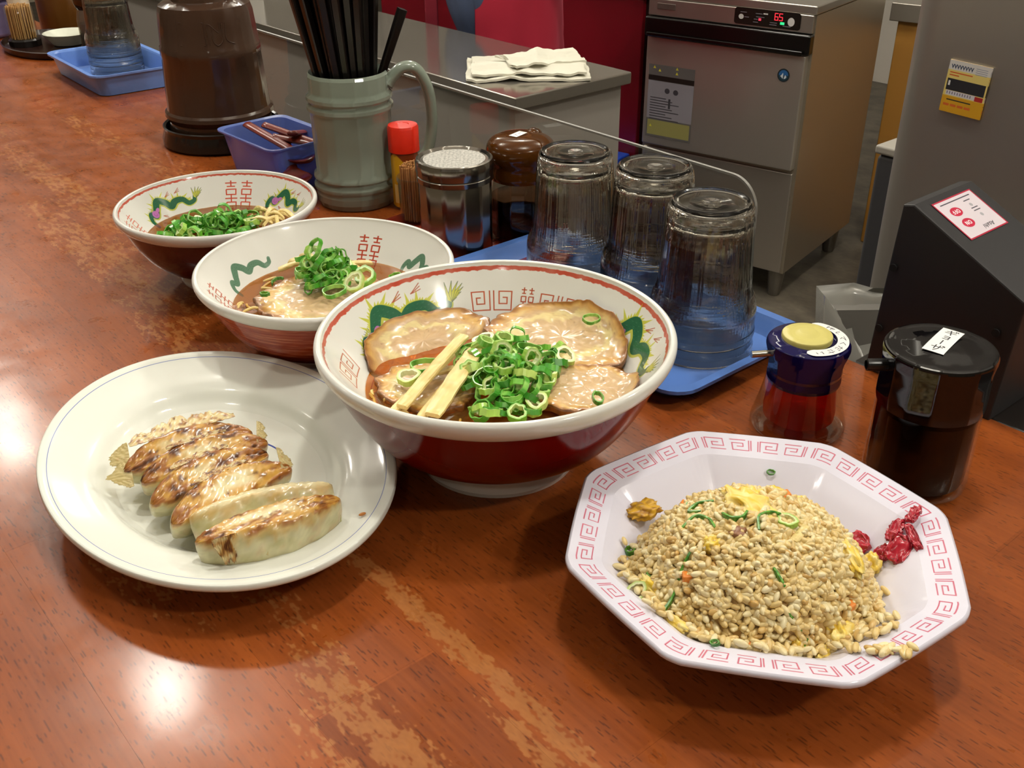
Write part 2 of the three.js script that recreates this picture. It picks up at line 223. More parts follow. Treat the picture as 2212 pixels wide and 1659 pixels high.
const b1 = ramenBowl({ x: -0.0091, z: -0.5206, R: 0.1035, H: 0.0845, white: '#e3e3dc', outside: 0x720b06, line: 11, label: 'large white ramen bowl with red rim line and red glazed outside, holding four pork slices', outLabel: 'deep red glazed outside', art: (x, X) => {
  happiness(x, X(-76.9), 66, 34, 80, '#a8492f', 2.6);
  for (const [a, f] of [[-101, 0], [-91.5, 1], [-71, 0], [-61.5, 1]]) keyMark(x, X(a), 76, 44, 52, !f, '#b2553a', 3);
  beast(x, X(-163), X(-111), 108, 134); beast(x, X(-39), X(9), 108, 134);
  for (const [a, f] of [[168, 0], [177, 1]]) keyMark(x, X(a) % 2048, 72, 44, 60, f, '#b2654e', 3);
  for (const [a, f] of [[45, 0], [54, 1], [75, 0], [84, 1]]) keyMark(x, X(a), 76, 44, 52, f, '#b2553a', 3); happiness(x, X(68), 66, 34, 80, '#a8492f', 2.6);
  x.fillStyle = RED_LINE; x.fillRect(0, 178, 2048, 3); } });
const b2 = ramenBowl({ x: -0.13, z: -0.66, R: 0.0905, H: 0.0675, white: '#e6e5de', outside: 0xffffff, line: 0, label: 'white ramen bowl with plain rim and faded green dragons, orange-red brushed outside', outLabel: 'worn orange-red brushed glaze',
  outMap: dataTex(512, 128, (x, y) => { const a = fbm2(x / 90, y / 3.2, 3), b = fbm2(x / 14, y / 5, 2); const k = sstep(-0.1, 0.5, a + b * 0.3); const c = mixc([150, 52, 26], [198, 112, 78], k); return c; }, true),
  art: (x, X) => { happiness(x, X(-73.2), 58, 84, 128, '#b0432f', 5); happiness(x, X(167), 50, 84, 128, '#b8624e', 5); happiness(x, X(60), 58, 84, 128, '#b0432f', 5); beast(x, X(-45), X(-14), 122, 110, true); beast(x, X(-172), X(-135), 122, 110, true); } });
const b3 = ramenBowl({ x: -0.2397, z: -0.7961, R: 0.0811, H: 0.065, white: '#e2e1da', outside: 0x4e0806, line: 9, label: 'small white ramen bowl with red rim line and bright green dragons, dark red outside', outLabel: 'dark red glazed outside', art: (x, X) => {
  happiness(x, X(-89.5), 44, 120, 136, '#c24a36', 5); beast(x, X(-166), X(-122), 116, 124); beast(x, X(-64), X(-26), 116, 124); happiness(x, X(168), 50, 110, 130, '#c9796a', 5); happiness(x, X(60), 50, 110, 130, '#c24a36', 5); } });
// oval plate of the dumplings; a, b are its half axes
const PLATE = { x: -0.17, z: -0.487, a: 0.1295, b: 0.0935, turn: Math.atan2(0.8209, -0.5711) };
{
  const P = thing('oval_plate', 'white oval plate with thin blue rim line, holding six pan-fried dumplings', 'plate', [PLATE.x, 0, PLATE.z], PLATE.turn);
  const w = 0xe4e6dc, mat = std(w, 0.08, { ior: 1.5 });
  const line = canvas(8, 1024, (x, a, h) => { x.fillStyle = '#' + new THREE.Color(w).getHexString(); x.fillRect(0, 0, a, h); x.fillStyle = '#7f8bbd'; x.fillRect(0, h * 0.105, a, 11); });
  const L = (pts, k = 5) => lathe(smoothPts(pts, k), 128, 0, PLATE.a, PLATE.b);
  const top = [[0.60, 0.0098], [0.645, 0.0125], [0.69, 0.0172], [0.735, 0.0198], [0.82, 0.0222], [0.92, 0.0254], [0.965, 0.0272], [0.985, 0.0276]];
  part('rim', L(top), std(0xffffff, 0.08, { map: line, ior: 1.5 }), P);
  part('rolled_edge', L([[0.985, 0.0276], [0.996, 0.027], [1, 0.0252], [0.994, 0.0236], [0.975, 0.0228]]), mat, P);
  part('underside', L([[0.975, 0.0228], [0.85, 0.0185], [0.72, 0.014], [0.64, 0.007], [0.62, 0.001], [0.61, 0], [0.585, 0], [0.58, 0.003], [0, 0.0045]], 3), mat, P);
  const mark = canvas(512, 512, (x, s) => { x.fillStyle = '#' + new THREE.Color(w).getHexString(); x.fillRect(0, 0, s, s); x.strokeStyle = '#3d4f9c'; x.lineWidth = 5; x.beginPath(); x.ellipse(s * 0.5, s * 0.5, s * 0.25, s * 0.345, 0, 0, 7); x.stroke();
    x.lineWidth = 4; for (let i = 0; i < 5; i++) { const y = s * (0.34 + i * 0.07); x.beginPath(); x.moveTo(s * (0.43 + 0.02 * (i % 2)), y); x.bezierCurveTo(s * 0.5, y - 22, s * 0.6, y + 26, s * (0.68 - 0.02 * (i % 2)), y - 4); x.stroke(); } x.beginPath(); x.moveTo(s * 0.55, s * 0.3); x.lineTo(s * 0.57, s * 0.68); x.stroke(); });
  const well = lathe(smoothPts([[0, 0.0078], [0.3, 0.008], [0.5, 0.0085], [0.6, 0.0098]], 4), 96, 0, PLATE.a, PLATE.b); { const p = well.attributes.position, t = well.attributes.uv; for (let i = 0; i < p.count; i++) t.setXY(i, 0.5 + p.getX(i) / (PLATE.a * 1.2), 0.5 + p.getZ(i) / (PLATE.b * 1.2)); }
  part('well', well, std(0xffffff, 0.08, { map: mark, ior: 1.5 }), P);
}
// eight-sided plate of the fried rice
const OCT = { x: 0.1198, z: -0.3898, R: 0.0985, off: THREE.MathUtils.degToRad(-10.5) };
const octR = (t, soft = 0.12) => { const q = Math.PI / 4; let d = ((t - OCT.off) % q + q) % q - q / 2; const r = Math.cos(q / 2) / Math.cos(d); return lerp(r, Math.min(r, 0.985), 1) * (1 - soft) + soft * 0.962; };
{
  const P = thing('octagonal_plate', 'white octagonal melamine plate with red key pattern rim, holding fried rice', 'plate', [OCT.x, 0, OCT.z]);
  const w = 0xe2e0ee, N = 192, ring = (f, y, oct) => { const a = []; for (let j = 0; j < N; j++) { const t = j / N * Math.PI * 2, r = OCT.R * f * lerp(1, octR(t), oct); a.push(v3(r * Math.cos(t), y, r * Math.sin(t))); } return a; };
  const mat = std(w, 0.16, { ior: 1.5 });
  const keys = canvas(2048, 64, (x, W, h) => { x.fillStyle = '#' + new THREE.Color(w).getHexString(); x.fillRect(0, 0, W, h); const n = 36, s = W / n; for (let i = 0; i < n; i++) { const f = i % 2; x.strokeStyle = '#c25a70'; x.lineWidth = 2.1;
    const K = [[[0.06, 0.1], [0.06, 0.92]], [[0.16, 0.92], [0.16, 0.1], [0.9, 0.1], [0.9, 0.66], [0.42, 0.66], [0.42, 0.4], [0.7, 0.4]], [[0.3, 0.92], [0.98, 0.92]]];
    strokes(x, K.map(l => l.map(([a, b]) => [f ? 1 - a : a, f ? 1 - b : b])), i * s + s * 0.08, h * 0.2, s * 0.84, h * 0.56); } }, { repeat: true });
  keys.offset.x = -OCT.off / (2 * Math.PI) * 0;
  part('floor', loft([ring(0.001, 0.0085, 0), ring(0.3, 0.0086, 0), ring(0.46, 0.0092, 0.3), ring(0.53, 0.0112, 0.6), ring(0.58, 0.0135, 0.9)], true, false), mat, P);
  part('sloping_wall', loft([ring(0.58, 0.0135, 0.9), ring(0.7, 0.0235, 1), ring(0.795, 0.0315, 1), ring(0.815, 0.0327, 1)], true, false, 0.25), mat, P);
  const rim = loft([ring(0.815, 0.0327, 1), ring(0.985, 0.0372, 1)], true, false, 0.25); { const t = rim.attributes.uv; for (let i = 0; i < t.count; i++) t.setXY(i, t.getX(i), t.getY(i)); }
  part('patterned_rim', rim, std(0xffffff, 0.16, { map: keys, ior: 1.5 }), P);
  part('edge', loft([ring(0.985, 0.0372, 1), ring(0.998, 0.0366, 1), ring(1, 0.0348, 1), ring(0.985, 0.0335, 1)], true, false), mat, P);
  part('underside', loft([ring(0.985, 0.0335, 1), ring(0.82, 0.029, 1), ring(0.6, 0.0095, 0.9), ring(0.52, 0.004, 0.5), ring(0.5, 0, 0.3), ring(0.47, 0, 0.2), ring(0.46, 0.003, 0.2), ring(0.001, 0.004, 0)], true, false), std(0xcfc6da, 0.2), P);
}

// height of the octagonal plate's inside at a point given from its middle
function octY(x, z) { const f = Math.hypot(x, z) / OCT.R / octR(Math.atan2(z, x)), q = [[0, 0.0085], [0.3, 0.0086], [0.46, 0.0092], [0.53, 0.0112], [0.58, 0.0135], [0.7, 0.0235], [0.795, 0.0315], [0.815, 0.0327], [1, 0.0376]]; for (let i = 0; i < q.length - 1; i++) if (f <= q[i + 1][0]) return lerp(q[i][1], q[i + 1][1], (f - q[i][0]) / (q[i + 1][0] - q[i][0])); return 0.0376; }

// ---------- ramen: broth, noodles, pork, bamboo shoots, scallions ----------
const at = (b, x, y, z) => [b.position.x + x, y, b.position.z + z];
function broth(b, h, tint, label) {
  const r = b.inner(h) - 0.0004, pts = []; for (let i = 0; i <= 16; i++) pts.push([r * i / 16, h + (i > 14 ? (i - 14) ** 2 * 0.00012 : 0)]);
  const g = lathe(pts, 96, 0); warp(g, (x, y, z) => [x, y + fbm2(x * 60, z * 60, 2) * 0.0003, z]);
  g.translate(b.position.x, 0, b.position.z);
  return single('broth', g, std(tint, 0.03, { transmission: 0.86, thickness: 0, ior: 1.38 }), label, 'broth');
}
const NOODLE = std(0xc99a3e, 0.35), NOODLE_PALE = std(0xd9bd72, 0.35);
function noodles(b, h, spots, label, group, deep) {
  for (const [cx, cz, n, spread] of spots) for (let i = 0; i < n; i++) {
    const a0 = rr(0, 6.3), r = rr(0.004, 0.016), x = cx + rr(-spread, spread), z = cz + rr(-spread, spread), pts = [], top = h + rr(-0.0025, 0.0028) - deep;
    for (let k = 0; k < 8; k++) { const t = k / 7, a = a0 + t * rr(1.6, 2.6); pts.push(v3(x + Math.cos(a) * r * (1 + 0.3 * Math.sin(k)), top - Math.pow(Math.abs(t - 0.5) * 2, 2) * 0.011 + rr(-0.0006, 0.0006), z + Math.sin(a) * r)); }
    const lim = b.inner(h) - 0.004; for (const p of pts) { const q = Math.hypot(p.x, p.z), m = lim - (h - p.y) * 0.7; if (q > m) { p.x *= m / q; p.z *= m / q; } }
    single('noodle', tube(pts, rr(0.00085, 0.0011), 26, 6).translate(b.position.x, 0, b.position.z), rnd() < 0.5 ? NOODLE : NOODLE_PALE, label, 'noodle', group);
  }
}
function noodleBed(b, h, label) { // the packed noodles under the broth
  const r = b.inner(h - 0.012) - 0.003, g = lathe([[0, h - 0.022], [r * 0.5, h - 0.022], [r * 0.85, h - 0.018], [r, h - 0.012], [r * 0.94, h - 0.0095], [r * 0.7, h - 0.0085], [r * 0.4, h - 0.0078], [0, h - 0.008]], 96, 0);
  const w = smoothNormals(g); warp(w, (x, y, z) => [x, y + (y > h - 0.011 ? n2(x * 300 + n2(z * 60, x * 60) * 3, z * 60) * 0.0016 : 0), z]);
  w.translate(b.position.x, 0, b.position.z); paint(w, (x, y, z) => { const k = n2((x + z) * 260, (x - z) * 50) * 0.5 + 0.5; return mixc(lin('#9a6c2c'), lin('#d9b264'), k); });
  const m = single('noodle_bed', w, vcol(0.5), label, 'noodles'); m.userData.kind = 'stuff'; return m;
}
const MEAT = vcol(0.32, { clearcoat: 0.6, clearcoatRoughness: 0.15 });
// a pork slice: an outline about (cx, cz), lying at height h, leaning by (sx, sz), climbing the bowl where it meets it
function pork(b, o) {
  const M = 110, K = 34, thick = o.thick ?? 0.005, top = [], ca = Math.cos(o.rot), sa = Math.sin(o.rot);
  const edge = t => (1 + 0.07 * n2(Math.cos(t) * 1.3 + o.s, Math.sin(t) * 1.3) + 0.03 * n2(Math.cos(t) * 5 + o.s, Math.sin(t) * 5) + 0.008 * n2(Math.cos(t) * 22 + o.s, Math.sin(t) * 22)) * (o.flat ? 1 - o.flat * Math.max(0, Math.cos(t - o.flatAt)) ** 2 : 1);
  const H = (x, z) => { let y = o.h + (x - o.cx) * (o.sx || 0) + (z - o.cz) * (o.sz || 0) + fbm2(x * 45 + o.s, z * 45, 3) * 0.0022 + (o.fold ? o.fold(x, z) : 0); const r = Math.hypot(x, z);
    let lo = o.h - 0.03, hi = 0.08; for (let i = 0; i < 16; i++) { const m = (lo + hi) / 2; b.inner(m) - 0.003 < r ? lo = m : hi = m; } const wy = lo; const d = wy - y; return y + (d > 0.006 ? d : d < -0.006 ? 0 : (d + 0.006) ** 2 / 0.024); };
  const pt = (f, t, dy) => { const e = edge(t) * f, lx = Math.cos(t) * o.a * e, lz = Math.sin(t) * o.b * e, x0 = o.cx + lx * ca - lz * sa, z0 = o.cz + lx * sa + lz * ca, q = Math.hypot(x0, z0), lim = b.inner(o.hMax ?? 0.072) - 0.004, m = q > lim - 0.008 ? Math.min(q, lim - 0.008 + (q - lim + 0.008) * 0.35) / q : 1, x = x0 * m, z = z0 * m; return v3(x, H(x, z) + dy, z); };
  const rings = [], meta = [];
  const add = (f, dy, side) => { const r = []; for (let j = 0; j < M; j++) { const t = j / M * Math.PI * 2; r.push(pt(f, t, dy)); } rings.push(r); meta.push([f, side]); };
  for (let i = 0; i <= K; i++) add(Math.max(0.004, Math.sqrt(i / K) * 0.975), 0.0004 * Math.sin(i * 1.7) * 0, 0);
  add(0.992, -0.0005, 1); add(1, -0.0018, 1); add(0.995, -thick + 0.0008, 1); add(0.97, -thick, 1); add(0.5, -thick, 2); add(0.01, -thick, 2);
  const g = loft(rings, true, true), n = M + 1; const p = g.attributes.position, col = new Float32Array(p.count * 3);
  const fat = lin('#e2cf90'), lean = lin(o.lean || '#bf9a70'), pale = lin('#cfb184'), brown = lin('#8f5a22'), dark = lin('#4f2a0c'), amber = lin('#cf9c4a');
  for (let i = 0; i < p.count; i++) { const k = Math.min(rings.length - 1, Math.floor(i / n)), j = i % n, t = j / M * Math.PI * 2, [f, side] = meta[k]; const x = p.getX(i), z = p.getZ(i);
    const wv = f + fbm2(Math.cos(t) * f * 2.4 + o.s * 3, Math.sin(t) * f * 2.4, 3) * 0.22; let c = mixc(lean, pale, 0.5 + 0.35 * fbm2(x * 110 + o.s, z * 110 + o.s, 4));
    const swirl = Math.abs(wv - (o.ring ?? 0.72)); c = mixc(c, fat, (1 - sstep(0.03, 0.13, swirl)) * 0.85); c = mixc(c, fat, sstep(0.8, 0.9, wv) * 0.75);
    c = mixc(c, amber, sstep(0.66, 0.92, f + 0.06 * n2(x * 90, z * 90)) * 0.9); c = mixc(c, brown, sstep(0.84, 0.965, f + 0.035 * n2(t * 5, o.s) + 0.02 * n2(t * 21, o.s)) * 0.95); if (side === 1) c = mixc(brown, dark, 0.5 + 0.5 * n2(t * 14, k)); if (side === 2) c = amber;
    const gr = n2(x * 700 + z * 200, z * 700 - x * 150) * 0.5 + n2(x * 260 + o.s, z * 900) * 0.5; c = c.map(v => v * (1 + gr * 0.09)); if (f < 0.85 && n2(x * 420 + o.s * 7, z * 420) > 0.82) c = mixc(c, lin('#7a5230'), 0.4);
    col.set(c, i * 3); }
  g.setAttribute('color', new THREE.BufferAttribute(col, 3)); g.translate(b.position.x, 0, b.position.z);
  return single('pork_slice', g, MEAT, o.label, 'pork slice', o.group);
}
// scallion rings: [outer radius, wall, height, opened by, squash]
const GREEN = vcol(0.3, { clearcoat: 0.35, clearcoatRoughness: 0.2 });
function ringGeo(R, w, h, open, squash, outer, inner, s) {
  const N = 26, a0 = open, rings = []; for (let j = 0; j <= N; j++) { const t = a0 + (Math.PI * 2 - a0) * j / N, k = 1 + 0.12 * n2(Math.cos(t) + s, Math.sin(t)), c = Math.cos(t), q = Math.sin(t) * squash, dy = 0.12 * h * n2(t + s, 3) + (open ? (j / N - 0.5) * h * 0.9 : 0);
    rings.push([v3(c * R * k, dy, q * R * k), v3(c * R * k * 0.985, dy + h, q * R * k * 0.985), v3(c * (R * k - w), dy + h, q * (R * k - w)), v3(c * (R * k - w), dy, q * (R * k - w))]); }
  const g = toCreasedNormals(loft(rings, true, open > 0), 0.7); const o = lin(outer), i2 = lin(inner);
  return paint(g, (x, y, z) => { const r = Math.hypot(x, z / squash) / R, m = sstep(1 - w / R, 0.97, r); return mixc(i2, o, m).map(v => v * (1 + 0.16 * n2(x * 900, z * 900 + y * 300))); });
}
const RINGS = [
  ringGeo(0.0055, 0.0008, 0.003, 0, 0.9, '#3f9420', '#8cc452', 1), ringGeo(0.0068, 0.0007, 0.0026, 0, 0.75, '#4a9c2a', '#9ccf68', 2), ringGeo(0.0048, 0.0014, 0.0032, 0, 0.95, '#6db436', '#cfe596', 3), ringGeo(0.0055, 0.0019, 0.003, 0, 0.9, '#9dca50', '#e6eeba', 4),
  ringGeo(0.004, 0.0009, 0.0024, 0, 0.7, '#2c7418', '#6cab3a', 5), ringGeo(0.0062, 0.0008, 0.0032, 0.9, 0.85, '#2f7d17', '#86bd4f', 6), ringGeo(0.0055, 0.0009, 0.0028, 1.9, 1, '#3f8f28', '#a3cf6a', 7), ringGeo(0.0066, 0.0022, 0.0036, 0, 0.85, '#b9d56c', '#eef0c8', 8), ringGeo(0.005, 0.0008, 0.0024, 2.9, 0.8, '#357f2c', '#6fae55', 9),
];
const KIND = ['dark green thin-walled scallion ring', 'wide green scallion loop', 'bright green scallion ring with pale inside', 'pale green thick-walled scallion ring', 'small dark green scallion ring', 'slit green scallion ring', 'open green scallion curl', 'pale yellow thick scallion ring', 'short dark green scallion arc'];
function scallion(pos, k, rx, ry, rz, s, label, group) { if (group) { label = KIND[k] + ' ' + label; group = KIND[k] + 's ' + group; } const m = single('scallion_ring', RINGS[k], GREEN, label, 'scallion', group, pos); m.rotation.set(rx, ry, rz); m.scale.setScalar(s); return m; }
function scallionPile(b, n, c, hBase, label, group, pick) {
  for (let i = 0; i < n; i++) { let x, z, d; do { x = rr(-1, 1); z = rr(-1, 1); d = x * x + z * z; } while (d > 1); const [px, pz, lift] = c(x, z, d); const tall = rnd();
    scallion(at(b, px, hBase + lift * tall, pz), pick(), rr(-1.1, 1.1) * (0.35 + tall), rr(0, 6.3), rr(-1.1, 1.1) * (0.35 + tall), rr(0.9, 1.35), label, group); }
}
const pickGreen = () => { const r = rnd(); return r < 0.17 ? 0 : r < 0.32 ? 1 : r < 0.5 ? 2 : r < 0.66 ? 3 : r < 0.72 ? 4 : r < 0.82 ? 5 : r < 0.88 ? 6 : r < 0.96 ? 7 : 8; };
const pickDark = () => { const r = rnd(); return r < 0.3 ? 0 : r < 0.5 ? 1 : r < 0.64 ? 2 : r < 0.7 ? 3 : r < 0.82 ? 4 : r < 0.93 ? 5 : 6; };
const BAMBOO = new THREE.MeshPhysicalMaterial({ roughness: 0.35, clearcoat: 0.3, color: 0xffffff, map: dataTex(64, 256, (x, y) => { const k = n2(x / 2.2, y / 70) * 13 + n2(x / 12, y / 40) * 8; return [232 + k, 208 + k, 138 + k]; }, true, true) });
function bamboo(b, p, q, w, t, arch, label, group, twist = 0) {
  const rings = [], A = v3(...p), B = v3(...q), dir = B.clone().sub(A).normalize(), side = v3(-dir.z, 0, dir.x).normalize().applyAxisAngle(dir, twist), up = side.clone().cross(dir).normalize(); if (up.y < 0) up.negate();
  for (let i = 0; i <= 14; i++) { const f = i / 14, c = A.clone().lerp(B, f).addScaledVector(v3(0, 1, 0), arch * Math.sin(Math.PI * f)), e = 1 - 0.12 * (i === 0 || i === 14) + 0.08 * n2(f * 4, w * 900), ww = w / 2 * e, tt = t / 2 * e, r = [];
    for (const [x, y] of [[-1, -0.5], [-0.75, -1], [0.75, -1], [1, -0.5], [1, 0.5], [0.75, 1], [-0.75, 1], [-1, 0.5]]) r.push(c.clone().addScaledVector(side, x * ww).addScaledVector(up, y * tt)); rings.push(r); }
  return single('bamboo_shoot_strip', loft(rings, true, true, 0.9).translate(b.position.x, 0, b.position.z), BAMBOO, label, 'bamboo shoot', group);
}
// the large bowl
{
  const b = b1, h = 0.0505; broth(b, h, 0xe2a24c, 'clear brown soy broth in the large ramen bowl'); noodleBed(b, h, 'packed yellow noodles under the broth of the large bowl');
  noodles(b, h, [[-0.056, 0.036, 26, 0.012], [-0.064, 0.02, 10, 0.007], [-0.02, 0.058, 8, 0.012], [0.066, 0.028, 5, 0.006], [0.004, -0.06, 6, 0.01]], 'thin yellow noodle surfacing in the large ramen bowl', 'noodles in the large bowl', 0);
  pork(b, { cx: -0.04, cz: 0.009, a: 0.032, b: 0.026, rot: 0.5, h: 0.0535, s: 11, ring: 0.7, label: 'pale pork slice lying flat beneath the bamboo strips of the large bowl', group: undefined, lean: '#c4a078' });
  pork(b, { cx: -0.046, cz: -0.044, a: 0.046, b: 0.028, rot: -0.62, h: 0.0555, s: 3.2, ring: 0.55, sz: -0.05, label: 'curved pork slice with browned edge climbing the bowl wall beside the dragon tail', flat: 0.25, flatAt: 1.6, fold: (x, z) => -0.013 * sstep(-0.004, 0.026, z + 0.045 + (x + 0.046) * 0.6) });
  pork(b, { cx: 0.04, cz: -0.042, a: 0.046, b: 0.044, rot: 0.3, h: 0.0585, s: 5.7, ring: 0.6, sz: -0.06, sx: -0.03, label: 'large pork slice with one green ring on it, leaning under the double happiness mark', lean: '#b8966a' });
  pork(b, { cx: 0.05, cz: 0.02, a: 0.039, b: 0.027, rot: 0.22, h: 0.0575, s: 8.8, ring: 1.3, sz: 0.0, label: 'plain tan pork slice lying half over the larger pork slice', lean: '#c29e72' });
  bamboo(b, [-0.0195, 0.0695, -0.021], [-0.0515, 0.0585, 0.042], 0.0075, 0.0032, 0.001, 'thick pale bamboo shoot strip on the large ramen beside the scallions', 'bamboo strips on the large ramen');
  bamboo(b, [-0.0115, 0.069, -0.004], [-0.034, 0.0595, 0.0525], 0.0105, 0.0034, 0.001, 'thick pale bamboo shoot strip on the large ramen beside the scallions', 'bamboo strips on the large ramen');
  bamboo(b, [-0.026, 0.064, -0.008], [-0.0565, 0.056, 0.042], 0.005, 0.003, 0, 'thick pale bamboo shoot strip on the large ramen beside the scallions', 'bamboo strips on the large ramen');
  bamboo(b, [-0.022, 0.0605, 0.006], [-0.041, 0.0555, 0.049], 0.006, 0.003, 0, 'thick pale bamboo shoot strip on the large ramen beside the scallions', 'bamboo strips on the large ramen');
  bamboo(b, [-0.008, 0.0585, -0.006], [-0.044, 0.0575, 0.004], 0.0055, 0.003, 0, 'amber bamboo shoot strip lying crosswise under the pale strips', undefined);
  const L = 'heaped in the middle of the large ramen', G = 'on the large ramen';
  scallionPile(b, 84, (x, z, d) => { const k = z < 0 ? 1 : 0.8; return [0.006 + x * (0.024 * k + 0.006) - z * 0.002 + (z < -0.3 ? x * 0.008 : 0), 0.006 + z * 0.043, 0.017 * (1 - d) + 0.002]; }, 0.0585, L, G, pickGreen);
  scallionPile(b, 16, (x, z) => [0.007 + x * 0.018, 0.046 + z * 0.008, 0.004], 0.0565, L, G, pickGreen);
  scallion(at(b, 0.0585, 0.0672, -0.045), 1, 0.28, 0.4, -0.1, 0.85, 'single dark green scallion ring lying alone on the leaning pork slice');
  scallion(at(b, -0.0415, 0.0582, -0.002), 1, 0.05, 0.2, 0.05, 1.35, 'wide open green scallion loop beside the bamboo strips');
  scallion(at(b, -0.05, 0.058, 0.0105), 7, 0.2, 0.2, 0.1, 1.05, 'pale yellow scallion ring lying on the flat pork slice');
  scallion(at(b, 0.056, 0.0612, 0.041), 4, 0.1, 2, 0.2, 1.15, 'green scallion ring on the near edge of the plain tan pork slice');
  scallion(at(b, 0.03, 0.0612, 0.022), 3, 0.02, 1, 0, 0.8, 'small pale scallion disc on the plain tan pork slice');
}
// the middle bowl
{
  const b = b2, h = 0.0403; broth(b, h, 0xcf9a58, 'murky brown broth in the middle ramen bowl'); noodleBed(b, h, 'packed noodles under the broth of the middle bowl');
  noodles(b, h, [[-0.05, 0.012, 9, 0.008], [-0.04, -0.02, 6, 0.01], [0.045, -0.03, 8, 0.012]], 'thin yellow noodle surfacing in the middle ramen bowl', 'noodles in the middle bowl', 0);
  pork(b, { cx: 0.0, cz: 0.008, a: 0.051, b: 0.043, rot: 0.1, h: 0.0438, s: 21, ring: 0.74, label: 'round pork slice with a ring of fat under the scallions of the middle bowl', lean: '#c8a67e' });
  const M = 'pale crinkled bamboo shoot strip behind the scallions of the middle bowl', MG = 'bamboo strips in the middle bowl';
  bamboo(b, [-0.042, 0.0465, -0.036], [0.0, 0.051, -0.046], 0.0055, 0.0028, 0.003, M, MG); bamboo(b, [-0.036, 0.048, -0.047], [-0.004, 0.05, -0.036], 0.005, 0.0028, 0.004, M, MG, 0.3); bamboo(b, [-0.008, 0.049, -0.047], [0.02, 0.0465, -0.033], 0.0055, 0.0028, 0.003, M, MG, -0.2); bamboo(b, [-0.026, 0.052, -0.05], [-0.014, 0.053, -0.034], 0.006, 0.003, 0.003, M, MG); bamboo(b, [0.0, 0.0475, -0.035], [0.026, 0.047, -0.046], 0.005, 0.0028, 0.002, M, MG);
  scallionPile(b, 62, (x, z, d) => [-0.004 + x * 0.021, -0.016 + z * 0.022, 0.025 * (1 - d) + 0.001], 0.048, 'on the round pork slice of the middle bowl', 'on the middle ramen', pickDark);
  scallion(at(b, 0.02, 0.0515, 0.0), 7, 0.5, 1, 0.3, 1.2, 'wide pale scallion ring sliding off the heap in the middle bowl'); scallion(at(b, 0.007, 0.0495, 0.012), 1, 0.2, 0.3, 0.1, 1.25, 'dark green scallion loop lying before the heap of the middle bowl'); scallion(at(b, 0.026, 0.05, -0.012), 2, 0.4, 1, 0.3, 1.6, 'translucent broad scallion ring at the side of the middle heap');
  scallion(at(b, -0.042, 0.0482, 0.012), 4, 0.05, 0, 0, 0.9, 'tiny green scallion ring alone on the round pork slice'); scallion(at(b, -0.04, 0.0425, -0.022), 8, 0.05, 0.5, 0, 1, 'green scallion sliver afloat in the middle broth'); scallion(at(b, 0.046, 0.0425, -0.026), 0, 0.05, 0.5, 0.1, 1, 'dark scallion ring afloat beside the faded dragon');
}
// the far bowl
{
  const b = b3, h = 0.0388; broth(b, h, 0xc08c50, 'dark brown broth in the small ramen bowl'); noodleBed(b, h, 'packed noodles under the broth of the small bowl');
  noodles(b, h, [[-0.036, 0.02, 8, 0.008], [-0.03, -0.02, 6, 0.012]], 'thin yellow noodle surfacing in the small ramen bowl', 'noodles in the small bowl', 0);
  scallionPile(b, 86, (x, z, d) => [-0.003 + x * 0.038 + z * -0.004, 0.006 + z * 0.025 - x * 0.008, 0.014 * (1 - d) + 0.002], 0.0395, 'spread over the small ramen bowl', 'on the small ramen', pickDark);
  const M = 'curly pale bamboo shoot strip at the side of the small ramen', MG = 'bamboo strips in the small bowl';
  for (let i = 0; i < 12; i++) { const x = 0.039 + rr(-0.014, 0.012), z = -0.014 + rr(-0.016, 0.014), a = rr(0, 6.3), l = rr(0.006, 0.011); bamboo(b, [x - Math.cos(a) * l, 0.0415 + rr(0, 0.006), z - Math.sin(a) * l], [x + Math.cos(a) * l, 0.0415 + rr(0, 0.006), z + Math.sin(a) * l], rr(0.003, 0.005), 0.0026, rr(0.002, 0.006), M, MG, rr(-0.6, 0.6)); }
}

